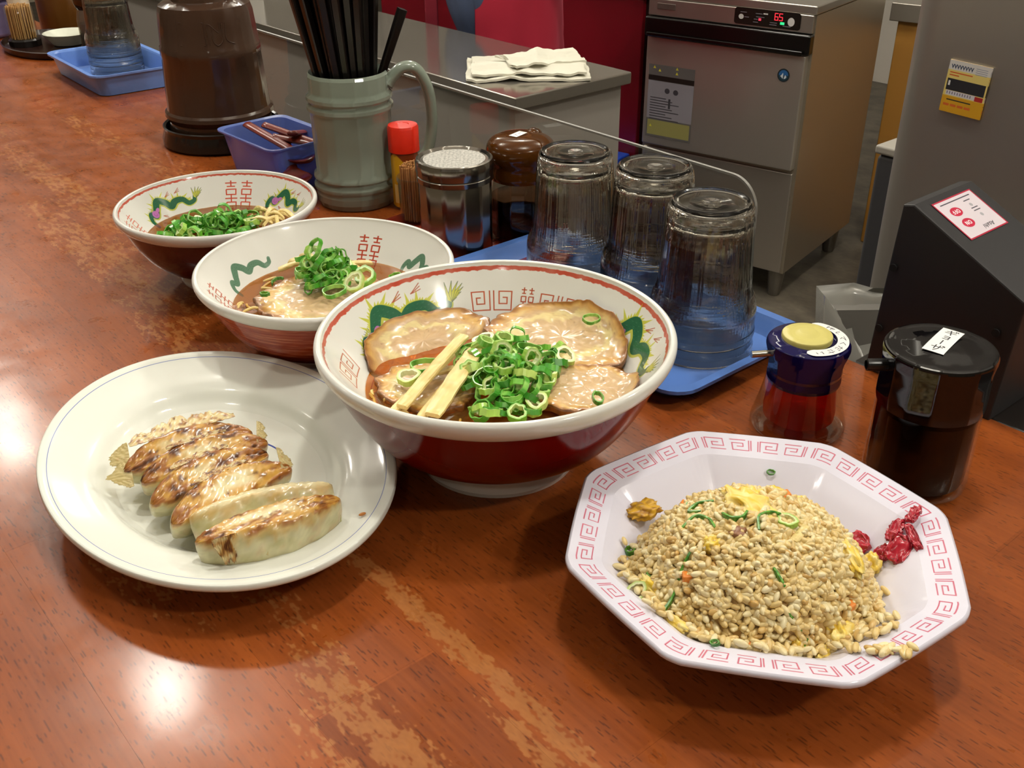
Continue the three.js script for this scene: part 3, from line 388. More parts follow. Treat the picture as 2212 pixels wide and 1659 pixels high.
// ---------- dumplings ----------
// length runs along x; the fried face looks up, the folded seam hangs down
function dumpling(o) {
  const M = 46, L = o.L, s = o.s, half = [[0, 0.4], [0.5, 0.41], [0.8, 0.37], [0.95, 0.22], [1, 0.0], [0.92, -0.24], [0.66, -0.48], [0.32, -0.62], [0, -0.66]];
  const pts = half.concat(half.slice(1, -1).reverse().map(([x, y]) => [-x, y])), sec = new THREE.CatmullRomCurve3(pts.map(p => v3(p[0], p[1], 0)), true, 'catmullrom', 0.5).getPoints(56).slice(0, 56), N = sec.length, rings = [];
  for (let i = 0; i <= M; i++) {
    const t = i / M * 2 - 1, f = Math.pow(Math.max(0, 1 - Math.pow(Math.abs(t), 2.0)), 0.62), w = (0.0014 + o.w * 0.92 * f) * (1 + 0.06 * n2(t * 3, s)), h = 0.012 + o.h * f, bend = o.bend * t * t, r = [];
    for (let j = 0; j < N; j++) { const { x, y } = sec[j], low = Math.max(0, -y), bul = 1 + 0.1 * fbm3(t * 3.2 + s, x * 1.6, y * 3, 3) * (y > 0.35 ? 0.3 : 1) + 0.07 * Math.sin(t * 15 + s) * low;
      r.push(v3(t * L / 2 * (1 - 0.05 * low), y * h * bul + (y > 0.3 ? 0.0012 * fbm2(t * 7 + s, x * 3, 3) : 0), x * w * bul + bend)); }
    rings.push(r);
  }
  const g = loft(rings, true, true), skin = lin('#ddd6a8'), moist = lin('#c4bd86'), pink = lin('#d6b98e'), gold = lin('#d9a850'), cream = lin('#efe2b2'), br = lin('#a2652c'), dk = lin('#45200e');
  return paint(g, (x, y, z, i) => { const j = i % (N + 1), yy = i < (M + 1) * (N + 1) ? sec[j % N].y : 0, xx = i < (M + 1) * (N + 1) ? sec[j % N].x : 0, t = x / (L / 2), e = fbm2(x * 80 + s * 9, z * 170 + s, 4), e2 = fbm2(x * 38 + s * 3, z * 80 + 4, 3), k = sstep(0.27, 0.36, yy + e * 0.1);
    let c = mixc(skin, moist, sstep(-0.2, 0.5, fbm3(x * 70 + s, y * 90, z * 70))); c = mixc(c, pink, 0.6 * sstep(0.0, 0.45, fbm3(x * 90, y * 90 + s, z * 90))); c = mixc(c, gold, 0.55 * sstep(0.1, 0.3, yy + e * 0.25));
    const ringy = Math.max(Math.abs(xx), Math.abs(t) * 1.02) + e2 * 0.35; let top = mixc(cream, gold, sstep(0.1, 0.55, ringy + (o.burn || 0) - (o.pale || 0))); top = mixc(top, br, sstep(0.58, 0.85, ringy + e * 0.5 + (o.burn || 0) - (o.pale || 0)) * (1 - sstep(0.98, 1.12, ringy))); top = mixc(top, br, sstep(0.25, 0.45, e2 + e * 0.4 + (o.burn || 0))); top = mixc(top, dk, sstep(0.4, 0.6, e + e2 * 0.6 + (o.burn || 0) * 1.3) * 0.9);
    return mixc(c, top, k).map(v => v * (1 + 0.08 * n3(x * 900, y * 900, z * 900))); });
}
const CRISP = vcol(0.3, { clearcoat: 0.5, transmission: 0.4, thickness: 0 });
// a ragged lace of fried starch: a thin sheet along +x from 0 to l, hanging by w, with torn edges
function lace(l, w, s, dark) { const A = 48, B = 10, rings = []; for (let i = 0; i <= A; i++) { const t = i / A, e = Math.max(0.1, (0.8 + 0.55 * fbm2(t * 2.6 * l / 0.03 + s, s, 2) + 0.12 * n2(t * 30 * l / 0.03, s)) * Math.pow(Math.sin(Math.PI * clamp(t * 0.96 + 0.02)), 0.45)), r = []; for (let j = 0; j <= B; j++) { const q = j / B; r.push(v3(t * l, -q * w * e * 0.45 + 0.0009 * fbm2(t * 14 + s, q * 5, 3), q * w * e)); } for (let j = B; j >= 0; j--) { const q = j / B; r.push(v3(t * l, -q * w * e * 0.45 + 0.0009 * fbm2(t * 14 + s, q * 5, 3) - 0.0005, q * w * e)); } rings.push(r); }
  return paint(loft(rings, true, true), (x, y, z) => { const e = fbm2(x * 160 + s, z * 160, 3); return mixc(mixc(lin('#ecdda6'), lin('#cf9a48'), sstep(-0.1, 0.4, e + dark)), lin('#7a441a'), sstep(0.2, 0.55, e + dark * 0.8)); }); }
const WRAP = vcol(0.3, { clearcoat: 0.55, clearcoatRoughness: 0.12, transmission: 0.1, thickness: 0 });
{ // each: ends of the fried face (world), size, lean about its length, looks
  const list = [
    { p: [-0.216, -0.469], q: [-0.156, -0.505], L: 0.073, w: 0.0115, h: 0.0145, lean: 0.5, s: 1.3, burn: 0.12, y: 0.0262, label: 'deep brown fried dumpling at the end of the row with a lacy crust behind it' },
    { p: [-0.2035, -0.4585], q: [-0.1455, -0.4955], L: 0.072, w: 0.0112, h: 0.0145, lean: 0.48, s: 4.1, burn: 0.1, y: 0.0258, label: 'fried dumpling with a charred tip next to the lacy one' },
    { p: [-0.193, -0.439], q: [-0.144, -0.483], L: 0.07, w: 0.0105, h: 0.014, lean: 0.5, s: 7.7, burn: 0.14, y: 0.0255, label: 'dark scorched fried dumpling third from the lacy end' },
    { p: [-0.177, -0.421], q: [-0.128, -0.468], L: 0.072, w: 0.0115, h: 0.015, lean: 0.42, s: 10.2, burn: 0.0, y: 0.0255, label: 'fried dumpling with a pale patch on top and a burnt spot at its end' },
    { p: [-0.163, -0.417], q: [-0.099, -0.443], L: 0.074, w: 0.0105, h: 0.0155, lean: -0.55, s: 13.6, burn: -0.35, pale: 0.3, y: 0.0255, label: 'pale dumpling turned on its side, showing hardly any browning' },
    { p: [-0.151, -0.393], q: [-0.0915, -0.424], L: 0.075, w: 0.0122, h: 0.0165, lean: -0.12, s: 17.9, burn: 0.02, pale: 0.05, y: 0.0278, label: 'golden fried dumpling standing apart with a ragged brown crust on its side' },
  ];
  list.forEach((d, i) => {
    const c = [(d.p[0] + d.q[0]) / 2, (d.p[1] + d.q[1]) / 2], turn = Math.atan2(-(d.q[1] - d.p[1]), d.q[0] - d.p[0]);
    const D = thing('fried_dumpling', d.label, 'dumpling', [c[0], d.y, c[1]], turn, 'dumplings in a row on the oval plate'); delete D.userData.group;
    const tilt = new THREE.Matrix4().makeRotationX(d.lean);
    part('wrapper', dumpling({ ...d, bend: 0.004 * (i === 5 ? -1 : 1) }).applyMatrix4(tilt), WRAP, D);
    // the thin crimped end of the wrapper
    const fl = []; for (let k = 0; k <= 12; k++) { const t = k / 12, r = []; for (let j = 0; j <= 6; j++) { const q = j / 6; r.push(v3(d.L * (0.27 + 0.2 * t + 0.01 * q), -0.002 - q * 0.0125 * (0.55 + 0.45 * t) + 0.001 * Math.sin(t * 9 + d.s), 0.001 + q * 0.004 * Math.sin(t * 5 + d.s))); } const bk = r.map(p => p.clone().add(v3(0, 0, -0.0009))).reverse(); fl.push([...r, ...bk]); }
    part('crimped_flap', paint(loft(fl, true, true).applyMatrix4(tilt), (x, y, z) => mixc(lin('#cfc98c'), lin('#b3ad68'), sstep(-0.3, 0.4, fbm3(x * 120, y * 120, z * 120 + d.s)))), WRAP, D);
    const RY = new THREE.Matrix4().makeRotationY(Math.PI), face = 0.4 * (0.012 + d.h);
    if (i === 5) for (const [x, l, w, k] of [[-0.031, 0.014, 0.012, 0.3], [-0.019, 0.03, 0.0145, -0.1]]) part('crisp_crust', lace(l, w, x * 900, k).applyMatrix4(new THREE.Matrix4().makeRotationX(0.85)).translate(x, face - 0.0012, d.w * 0.9 - 0.003 * (1 + 10 * Math.abs(x))).applyMatrix4(tilt), CRISP, D);
    if (i === 0) { part('crisp_crust', lace(0.06, 0.015, 3, 0.05).applyMatrix4(RY).translate(0.03, face - 0.0006, -d.w * 0.6).applyMatrix4(tilt), CRISP, D); part('crisp_crust', lace(0.028, 0.013, 8, -0.4).applyMatrix4(new THREE.Matrix4().makeRotationY(Math.PI * 1.45)).translate(-0.03, face - 0.004, -0.012).applyMatrix4(tilt), CRISP, D); }
    if (i === 1 || i === 3) part('crisp_crust', lace(0.016, 0.008, 5 + i, -0.4).applyMatrix4(new THREE.Matrix4().makeRotationY(1.2)).translate(0.029, face - 0.003, 0.005).applyMatrix4(tilt), CRISP, D);
    if (i > 0 && i < 5) part('crisp_crust', lace(0.034, 0.0055, 12 + i, 0.2).applyMatrix4(RY).translate(0.016, face - 0.0003, -d.w * 0.72).applyMatrix4(tilt), CRISP, D);
  });
  single('starch_flake', paint(new THREE.IcosahedronGeometry(0.0062, 3).scale(1, 0.09, 0.55), (x, y, z) => mixc(lin('#d8c878'), lin('#bfa24c'), sstep(-0.3, 0.3, fbm3(x * 500, y, z * 500)))), CRISP, 'thin yellow starch flake lying on the near rim of the oval plate', 'flake', undefined, [-0.157, 0.0203, -0.381], 0.2);
  single('crust_crumb', new THREE.IcosahedronGeometry(0.0016, 1).scale(1.3, 0.5, 0.6), std(0xb9742f, 0.6), 'tiny brown crust crumb on the rim of the oval plate', 'crumb', undefined, [-0.0785, 0.0262, -0.425], 0.5);
}

// ---------- fried rice ----------
{
  const cx = OCT.x - 0.006, cz = OCT.z + 0.014, A = 0.0585, B = 0.054, Ht = 0.053, y0 = 0.0095;
  const top = (x, z) => { const d = (x / A) ** 2 + (z / B) ** 2; const e = 1 + 0.05 * fbm2(x * 40, z * 40, 2); return d >= 1 ? 0 : Ht * Math.pow(1 - d, 0.55) * e; };
  const R = thing('fried_rice', 'mound of golden fried rice on the octagonal plate', 'rice', [cx, 0, cz]); R.userData.kind = 'stuff';
  const core = []; for (let i = 0; i <= 16; i++) { const f = Math.max(0.01, Math.sin(i / 16 * Math.PI / 2)), r = []; for (let j = 0; j < 64; j++) { const t = j / 64 * Math.PI * 2, x = Math.cos(t) * A * f * 0.97, z = Math.sin(t) * B * f * 0.97; r.push(v3(x, Math.max(y0 + Math.max(0, top(x, z) - 0.0022), octY(x + cx - OCT.x, z + cz - OCT.z) + 0.0004), z)); } core.push(r); }
  part('packed_rice', loft(core, true, true), std(0xc3a064, 0.6), R).userData.kind = 'stuff';
  const n = 5400, g = new THREE.IcosahedronGeometry(1, 2).scale(0.003, 0.00135, 0.00142), m = new THREE.InstancedMesh(g, std(0xffffff, 0.28, { clearcoat: 0.3 }), n), M4 = new THREE.Matrix4(), Q = new THREE.Quaternion(), E = new THREE.Euler(), c = new THREE.Color();
  let k = 0;
  const grain = (x, y, z, flat) => { E.set(rr(-0.6, 0.6) * flat, rr(0, 6.3), rr(-0.7, 0.7) * flat); Q.setFromEuler(E); const s = rr(0.85, 1.2); M4.compose(v3(x, y, z), Q, v3(s, s * rr(0.9, 1.15), s)); m.setMatrixAt(k, M4); const t = rnd(); const q = mixc(lin('#e6d094'), t < 0.4 ? lin('#f1e4b6') : t < 0.88 ? lin('#dfc27e') : lin('#cda45a'), rr(0.2, 1)); m.setColorAt(k, c.setRGB(...q)); k++; };
  while (k < 4900) { const t = rr(0, 6.2832), f = Math.sqrt(rnd()), x = Math.cos(t) * A * f, z = Math.sin(t) * B * f, h = top(x, z); if (h <= 0) continue; grain(x, Math.max(y0 + Math.max(0.001, h - rr(-0.0014, 0.002)), octY(x + cx - OCT.x, z + cz - OCT.z) + 0.0012), z, 1.2); }
  while (k < 5300) { const t = rr(0, 6.2832), f = 0.96 + Math.abs(rr(-1, 1) * rr(0, 1)) * 0.14, x = Math.cos(t) * A * f, z = Math.sin(t) * B * f; grain(x, octY(x + cx - OCT.x, z + cz - OCT.z) + 0.0014 + rr(0, 0.004), z, 0.5); }
  const spill = [[0.047, 0.047], [0.05, 0.043], [0.043, 0.049], [0.038, 0.062], [0.042, 0.064], [0.044, 0.061], [0.047, 0.0655], [0.05, 0.063], [0.0555, 0.033], [0.03, 0.0585]];
  while (k < n) { const q = spill[k % spill.length], x = q[0] + rr(-0.0025, 0.0025), z = q[1] + rr(-0.002, 0.002), yy = octY(x + cx - OCT.x, z + cz - OCT.z); grain(x, yy + 0.0014 + rr(0, 0.0012), z, 0.25); if (k > 5340) break; }
  m.count = k; m.name = 'rice_grains'; m.castShadow = m.receiveShadow = true; m.userData.kind = 'stuff'; R.add(m);
  const on = (x, z, up = 0.001) => [cx + x, Math.max(y0 + top(x, z), octY(x + cx - OCT.x, z + cz - OCT.z) + 0.001) + up, cz + z];
  // egg: crumpled soft lumps
  const egg = (sx, sy, sz, s) => paint(warp(smoothNormals(new THREE.IcosahedronGeometry(1, 5)), (x, y, z) => { const k = 1 + 0.55 * fbm3(x * 1.5 + s, y * 1.5, z * 1.5, 4); return [x * sx * k, y * sy * k, z * sz * k]; }), (x, y, z) => mixc(lin('#f0c93a'), lin('#f5e08c'), sstep(-0.3, 0.4, fbm3(x * 200 + s, y * 200, z * 200))));
  const EGG = vcol(0.35, { clearcoat: 0.2 });
  const eggs = [[-0.004, -0.006, 0.0068, 0.0042, 0.0115, 0.6, 'large soft yellow egg piece on top of the fried rice'], [0.0, -0.0185, 0.005, 0.003, 0.0045, 0.2, ''], [0.014, -0.03, 0.0055, 0.003, 0.0045, 1, ''], [-0.024, 0.014, 0.0035, 0.003, 0.0035, 0, ''], [0.04, 0.012, 0.0035, 0.003, 0.009, 0.2, ''], [0.022, 0.05, 0.007, 0.002, 0.003, 0.2, ''], [-0.05, 0.016, 0.003, 0.0025, 0.006, 0.6, ''], [-0.044, 0.036, 0.008, 0.002, 0.0025, -0.4, ''], [0.03, 0.042, 0.006, 0.0038, 0.005, 0.3, ''], [0.01, 0.05, 0.003, 0.002, 0.0055, 0.1, ''], [0.048, 0.0, 0.0035, 0.002, 0.006, -0.2, ''], [0.024, -0.022, 0.004, 0.0025, 0.003, 0.2, '']];
  eggs.forEach(([x, z, a, b, c2, t, l], i) => { const e = single('egg_piece', egg(a * 1.25, b * 1.25, c2 * 1.25, i * 3.1), EGG, l || 'small yellow scrambled egg piece mixed into the fried rice', 'egg', l ? undefined : 'egg pieces in the fried rice', on(x, z, -0.0002), t); const d = 0.002, nx = (top(x - d, z) - top(x + d, z)) / (2 * d), nz = (top(x, z - d) - top(x, z + d)) / (2 * d); e.rotation.set(Math.atan(nz) * 0.8, t, -Math.atan(nx) * 0.8); });
  single('egg_piece', paint(egg(0.0095, 0.004, 0.006, 40), (x, y, z) => mixc(lin('#d9a92e'), lin('#8f5a17'), sstep(-0.1, 0.4, fbm3(x * 260, y * 260, z * 260)))), EGG, 'browned fried egg piece sticking out of the rice at its side', 'egg', undefined, [OCT.x - 0.052, 0.0262, OCT.z - 0.036], 0.5);
  single('egg_piece', egg(0.004, 0.006, 0.0045, 55), EGG, 'torn yellow egg piece lying against the red ginger', 'egg', undefined, [OCT.x + 0.0555, 0.0205, OCT.z + 0.002], 0.3);
  // carrot dice, meat bits and scallions
  const dice = toCreasedNormals(warp(new RoundedBoxGeometry(0.0046, 0.0042, 0.0046, 3, 0.0007), (x, y, z) => [x + y * 0.15, y, z + x * 0.1]), 0.5), CARROT = std(0xe0842a, 0.35, { clearcoat: 0.3 });
  for (const [x, z] of [[-0.006, -0.0145], [0.016, -0.017], [-0.036, 0.0235], [-0.013, 0.0495], [0.036, 0.033], [-0.03, -0.026], [0.008, -0.04]]) { const d = single('carrot_dice', dice, CARROT, 'small orange carrot dice in the fried rice', 'carrot', 'carrot dice in the fried rice', on(x, z, 0.0012)); d.rotation.set(rr(-0.5, 0.5), rr(0, 3), rr(-0.5, 0.5)); d.scale.setScalar(rr(0.75, 1.05)); }
  single('meat_bit', paint(warp(smoothNormals(new THREE.IcosahedronGeometry(0.0042, 3)), (x, y, z) => { const k = 1 + 0.4 * fbm3(x * 300, y * 300, z * 300); return [x * k, y * k * 0.7, z * k]; }), (x, y, z) => mixc(lin('#7a4a2c'), lin('#a87a58'), sstep(-0.3, 0.3, fbm3(x * 500, y * 500, z * 500)))), vcol(0.4), 'brown meat bit showing between the grains of fried rice', 'meat', undefined, on(-0.0125, 0.0115, -0.0005));
  const curl = (pts, w, t, s) => { const c = new THREE.CatmullRomCurve3(pts.map(p => v3(...on(p[0], p[1], p[2] ?? 0.0022)))), rings = []; for (let i = 0; i <= 22; i++) { const q = c.getPoint(i / 22), d = c.getTangent(i / 22), sd = v3(-d.z, 0, d.x).normalize(); const a = w * (1 - 0.5 * Math.pow(Math.abs(i / 11 - 1), 3)); rings.push([q.clone().add(v3(0, a, 0)).addScaledVector(sd, -t), q.clone().add(v3(0, a, 0)).addScaledVector(sd, t), q.clone().add(v3(0, -a, 0)).addScaledVector(sd, t), q.clone().add(v3(0, -a, 0)).addScaledVector(sd, -t)]); } return paint(toCreasedNormals(loft(rings), 0.7), (x, y, z) => mixc(lin('#2c7318'), lin('#6aa83c'), sstep(-0.3, 0.5, n3(x * 400 + s, y * 400, z * 400)))); };
  const curls = [[[-0.036, 0.0], [-0.029, -0.004], [-0.024, 0.001], [-0.022, 0.007]], [[-0.026, -0.0075], [-0.031, -0.011], [-0.026, -0.0155], [-0.019, -0.013]], [[-0.018, 0.001], [-0.015, 0.006], [-0.01, 0.0065], [-0.007, 0.003]], [[-0.004, 0.0145], [-0.003, 0.008], [0.003, 0.0045], [0.009, 0.004]], [[-0.033, 0.014], [-0.038, 0.02], [-0.042, 0.0265], [-0.047, 0.032]], [[0.0, 0.03], [0.002, 0.034], [0.004, 0.037]], [[0.005, 0.044], [0.008, 0.0465], [0.011, 0.0475]], [[0.008, 0.0535], [0.011, 0.051], [0.0135, 0.0485]], [[-0.02, 0.05], [-0.024, 0.049], [-0.027, 0.047]]];
  curls.forEach((p, i) => single('scallion_curl', curl(p, 0.0014, 0.0005, i * 5), GREEN, 'thin dark green scallion curl on the fried rice', 'scallion', 'scallion curls on the fried rice'));
  for (const [x, z, kk, s] of [[0.0105, 0.007, 3, 0.9], [-0.057, 0.017, 7, 0.75], [0.002, -0.045, 8, 0.8], [-0.056, -0.02, 4, 0.9], [-0.028, 0.055, 4, 0.6], [0.03, 0.012, 8, 0.6], [-0.028, -0.02, 8, 0.5], [-0.05, 0.009, 8, 0.6]]) scallion(on(x, z, 0.0004), kk, rr(-0.5, 0.5), rr(0, 6), rr(-0.5, 0.5), s, 'scattered in the fried rice', 'in the fried rice');
  scallion([OCT.x + 0.0205, octY(0.0205, -0.0655) + 0.0008, OCT.z - 0.0655], 4, 0.5, 0, 0, 0.6, 'tiny green scallion bit alone on the white wall of the octagonal plate');
  bamboo({ position: v3(0, 0, 0) }, on(0.011, 0.018, 0.0015), on(0.019, 0.009, 0.002), 0.004, 0.002, 0, 'white onion stick lying on the fried rice', undefined).name = numbered('onion_stick');
  // red pickled ginger
  const slab = (a, b, c2, s) => paint(warp(smoothNormals(new THREE.IcosahedronGeometry(1, 6)), (x, y, z) => { const sq = q => Math.sign(q) * Math.pow(Math.abs(q), 0.6), X = sq(x) * (1 + 0.35 * fbm3(x + s, y, z, 3)), Z = sq(z) * (1 + 0.35 * fbm3(x, y + s, z, 3)); return [X * a * 0.55, sq(y) * b * 0.42 + 0.3 * a * Math.abs(n2(X * 0.9 + s, Z * 0.9)) * 0.6 + b * 0.35 * n2(X * 3 + s, Z * 3), Z * c2 * 0.55]; }), (x, y, z) => mixc(lin('#b00c28'), lin('#d23648'), sstep(-0.2, 0.5, fbm3(x * 300 + s, y * 300, z * 300))));
  const GINGER = vcol(0.22, { clearcoat: 0.5, transmission: 0.12, thickness: 0 });
  for (const [x, y, z, a, b, c2, rx, ry, rz, s] of [[0.0545, 0.021, -0.016, 0.011, 0.003, 0.011, 0.5, 0.2, 0.1, 1], [0.0705, 0.0225, -0.0115, 0.009, 0.0032, 0.013, 0.4, -0.5, 0.5, 2], [0.068, 0.0195, 0.001, 0.014, 0.0032, 0.01, 0.2, 0.8, 0.1, 3], [0.0745, 0.0215, -0.0005, 0.004, 0.0035, 0.014, 0.5, 0.1, 0.1, 4], [0.079, 0.026, -0.0145, 0.005, 0.0032, 0.011, 0.5, -0.7, 0.3, 5], [0.063, 0.0175, -0.003, 0.008, 0.003, 0.007, 0.1, 0.4, 0, 6]]) { const o = single('pickled_ginger', slab(a, b, c2, s * 7), GINGER, 'bright red pickled ginger piece beside the fried rice', 'ginger', 'red ginger beside the fried rice', [OCT.x + x, octY(x, z) + 0.0022 + (y - 0.0175) * 0.3, OCT.z + z]); o.rotation.set(rx * 0.5, ry, rz + 0.45); }
}

// ---------- things standing on the counter ----------
const CLEAR = std(0xeeeeea, 0.04, { transmission: 1, thickness: 0, ior: 1.45 });
// mug of chopsticks
{
  const x = -0.152, z = -0.977, Mg = thing('ceramic_mug', 'tall grey-green ceramic beer mug with ridges, filled with black chopsticks', 'mug', [x, 0, z]);
  const glaze = std(0x848e80, 0.14, { ior: 1.5 });
  const pr = [[0, 0.002], [0.034, 0.002], [0.035, 0], [0.0375, 0.001], [0.0392, 0.006], [0.0395, 0.012], [0.0388, 0.0155], [0.0412, 0.018], [0.0412, 0.021], [0.0386, 0.0235], [0.0383, 0.0255], [0.0407, 0.028], [0.0405, 0.031], [0.0379, 0.0335], [0.0378, 0.036], [0.0382, 0.06], [0.0385, 0.088], [0.0386, 0.0905], [0.0411, 0.0935], [0.0411, 0.0965], [0.0385, 0.099], [0.0385, 0.1005], [0.0411, 0.103], [0.0409, 0.106], [0.0382, 0.1088], [0.0378, 0.111], [0.0376, 0.124], [0.0372, 0.1265], [0.0362, 0.1272], [0.0352, 0.1262], [0.0345, 0.122], [0.034, 0.01], [0, 0.008]];
  part('body', lathe(pr, 96, 0.9), glaze, Mg);
  const hp = [v3(0.036, 0.113, 0), v3(0.042, 0.119, 0), v3(0.052, 0.1265, 0), v3(0.063, 0.126, 0), v3(0.073, 0.112, 0), v3(0.0775, 0.092, 0), v3(0.077, 0.065, 0), v3(0.07, 0.042, 0), v3(0.056, 0.031, 0), v3(0.037, 0.03, 0)];
  const rings = [], cv = new THREE.CatmullRomCurve3(hp); for (let i = 0; i <= 48; i++) { const p = cv.getPoint(i / 48), d = cv.getTangent(i / 48), nrm = v3(-d.y, d.x, 0), f = 1 + 0.35 * Math.pow(Math.abs(i / 24 - 1), 8), r = []; for (let j = 0; j < 14; j++) { const a = j / 14 * Math.PI * 2; r.push(p.clone().addScaledVector(nrm, Math.cos(a) * 0.0055 * f).add(v3(0, 0, Math.sin(a) * 0.0078 * f))); } rings.push(r); }
  const h = part('handle', loft(rings), glaze, Mg); h.rotation.y = 0.2;
  const stick = loft([0, 0.25, 0.5, 0.75, 1].map(t => { const w = lerp(0.0019, 0.0041, t), r = []; for (const [a, b] of [[-1, -0.7], [-0.7, -1], [0.7, -1], [1, -0.7], [1, 0.7], [0.7, 1], [-0.7, 1], [-1, 0.7]]) r.push(v3(a * w, t * 0.226, b * w)); return r; }), true, true, 0.5), black = std(0x0d0807, 0.28);
  const N = 44; for (let i = 0; i < N; i++) { const lone = i === 0, a = i * 2.39996, f = Math.sqrt((i + 0.5) / N), rx = -0.0015 + Math.cos(a) * 0.0285 * f, rz = Math.sin(a) * 0.0285 * f; let b = [rx * 0.4 + 0.006, rz * 0.45], t = [b[0] + (rx - b[0]) * 1.94, b[1] + (rz - b[1]) * 1.94]; if (lone) { b = [-0.012, 0.006]; t = [0.055, -0.004]; }
    const s = single('chopstick', stick, black, lone ? 'black chopstick leaning out alone towards the mug handle' : 'black lacquered chopstick bunched in the grey-green mug', 'chopstick', lone ? undefined : 'chopsticks in the mug', [x + b[0], 0.0105, z + b[1]]); const d = v3(t[0] - b[0], lone ? 0.17 : 0.226, t[1] - b[1]).normalize(); s.quaternion.setFromUnitVectors(v3(0, 1, 0), d); s.rotateY(rr(0, 1.5)); s.scale.y = lone ? 0.81 : rr(0.94, 1.0); }
}
// smoky water pitcher standing in its dish
{
  const P = thing('water_pitcher', 'large smoky brown plastic water pitcher standing in a black dish', 'pitcher', [-0.337, 0, -1.19]);
  const smoke = std(0x6a4e3c, 0.14, { transmission: 0.62, thickness: 0, ior: 1.5 });
  const out = [[0, 0.006], [0.052, 0.006], [0.0575, 0.012], [0.0585, 0.02], [0.0575, 0.028], [0.0595, 0.0315], [0.0618, 0.0345], [0.0612, 0.0385], [0.0585, 0.041], [0.0578, 0.046], [0.0566, 0.07], [0.0549, 0.1], [0.0556, 0.1015], [0.0552, 0.1105], [0.0542, 0.112], [0.053, 0.13], [0.0517, 0.146], [0.0495, 0.1535], [0.044, 0.1572], [0.036, 0.1585], [0.034, 0.166], [0.0365, 0.176], [0.036, 0.19], [0, 0.192]];
  const pb = part('body', lathe(out, 72, 0.6), smoke, P);
  const inn = part('inner_wall', lathe([[0, 0.01], [0.05, 0.012], [0.0545, 0.03], [0.0545, 0.06], [0.052, 0.1], [0.049, 0.145]], 72, 0), smoke, P); inn.userData.label = 'inner wall of the smoky plastic';
  part('water', lathe([[0, 0.0135], [0.049, 0.0135], [0.0535, 0.03], [0.0535, 0.06], [0.0515, 0.092], [0, 0.092]], 48, 0.6), std(0x8a7460, 0.05, { transmission: 0.6, thickness: 0 }), P);
  // raised lettering on the shoulder
  const raise = []; const stroke = (pts) => raise.push(tube(pts.map(([a, y]) => { const r = lerp(0.0549, 0.0517, (y - 0.1) / 0.046) + 0.0001; return v3(Math.sin(a) * r, y, Math.cos(a) * r); }), 0.0007, 16, 5));
  const A = a => 0.29 + a; stroke([[A(-0.62), 0.141], [A(-0.1), 0.141]]); stroke([[A(-0.62), 0.118], [A(-0.1), 0.118]]); stroke([[A(-0.1), 0.141], [A(-0.08), 0.118]]); stroke([[A(-0.02), 0.118], [A(-0.02), 0.14], [A(0.2), 0.13], [A(0.22), 0.141]]); stroke([[A(0.06), 0.136], [A(0.06), 0.122], [A(0.14), 0.117], [A(0.24), 0.121], [A(0.26), 0.14]]); stroke([[A(0.34), 0.14], [A(0.34), 0.122], [A(0.5), 0.117]]);
  part('raised_lettering', mergeGeometries(raise), smoke, pb);
  part('standing_dish', lathe([[0, 0], [0.066, 0], [0.069, 0.003], [0.069, 0.009], [0.0655, 0.0185], [0.0665, 0.0225], [0.065, 0.0235], [0.063, 0.022], [0.0625, 0.012], [0.06, 0.0035], [0, 0.0035]], 72, 0.6), std(0x14100e, 0.18, { ior: 1.5 }), P).userData.label = 'glossy black dish under the pitcher';
}
// blue box with spoons
{
  const B = thing('plastic_box', 'small translucent blue plastic box with flared rim holding brown spoons, beside the mug', 'box', uv(-0.955, 0.4855), TURN + 0.04);
  const blue = std(0x8298dc, 0.22, { transmission: 0.5, thickness: 0 }), rect = (a, b, y, r = 0.012) => { const s = []; for (const [sx, sz, a0] of [[1, 1, 0], [-1, 1, 1], [-1, -1, 2], [1, -1, 3]]) for (let i = 0; i <= 5; i++) { const t = (a0 + i / 5) * Math.PI / 2; s.push(v3(sx * (a - r) + Math.cos(t) * r, y, sz * (b - r) + Math.sin(t) * r)); } return s; };
  part('shell', loft([rect(0.044, 0.028, 0.002), rect(0.045, 0.029, 0), rect(0.047, 0.031, 0.004), rect(0.0535, 0.0375, 0.047), rect(0.0575, 0.0415, 0.0487), rect(0.0575, 0.0415, 0.0502), rect(0.053, 0.037, 0.0492), rect(0.0465, 0.0305, 0.0035), rect(0.01, 0.01, 0.003)], true, true, 0.5), blue, B);
  const spoon = (L) => { const rings = []; for (let i = 0; i <= 20; i++) { const t = i / 20, bowl = t > 0.72 ? Math.sin((t - 0.72) / 0.28 * Math.PI * 0.97 + 0.06) : 0, w = 0.006 + bowl * 0.013, y = t * 0.004 - bowl * 0.006, th = 0.003, r = []; for (let j = 0; j < 12; j++) { const a = j / 12 * 6.2832; r.push(v3(t * L, y + Math.sin(a) * th + (Math.cos(a) ** 2) * bowl * 0.006, Math.cos(a) * w)); } rings.push(r); } return loft(rings); };
  const SP = spoon(0.1), brown = std(0x6e2415, 0.3);
  [[-0.985, 0.468, 0.047, 0.2, -0.26], [-0.975, 0.482, 0.046, 0.6, -0.3], [-0.93, 0.49, 0.045, 2.4, -0.3], [-0.95, 0.478, 0.04, 1.0, -0.3], [-0.96, 0.495, 0.036, -0.4, -0.3]].forEach(([u, v, y, t, tl]) => { const s = single('soup_spoon', SP, brown, 'reddish brown plastic spoon lying in the blue box', 'spoon', 'spoons in the blue box', uv(u, v, y)); s.rotation.order = 'YXZ'; s.rotation.set(0, TURN + t, tl); s.scale.setScalar(0.95); s.position.y += 0.008; });
}
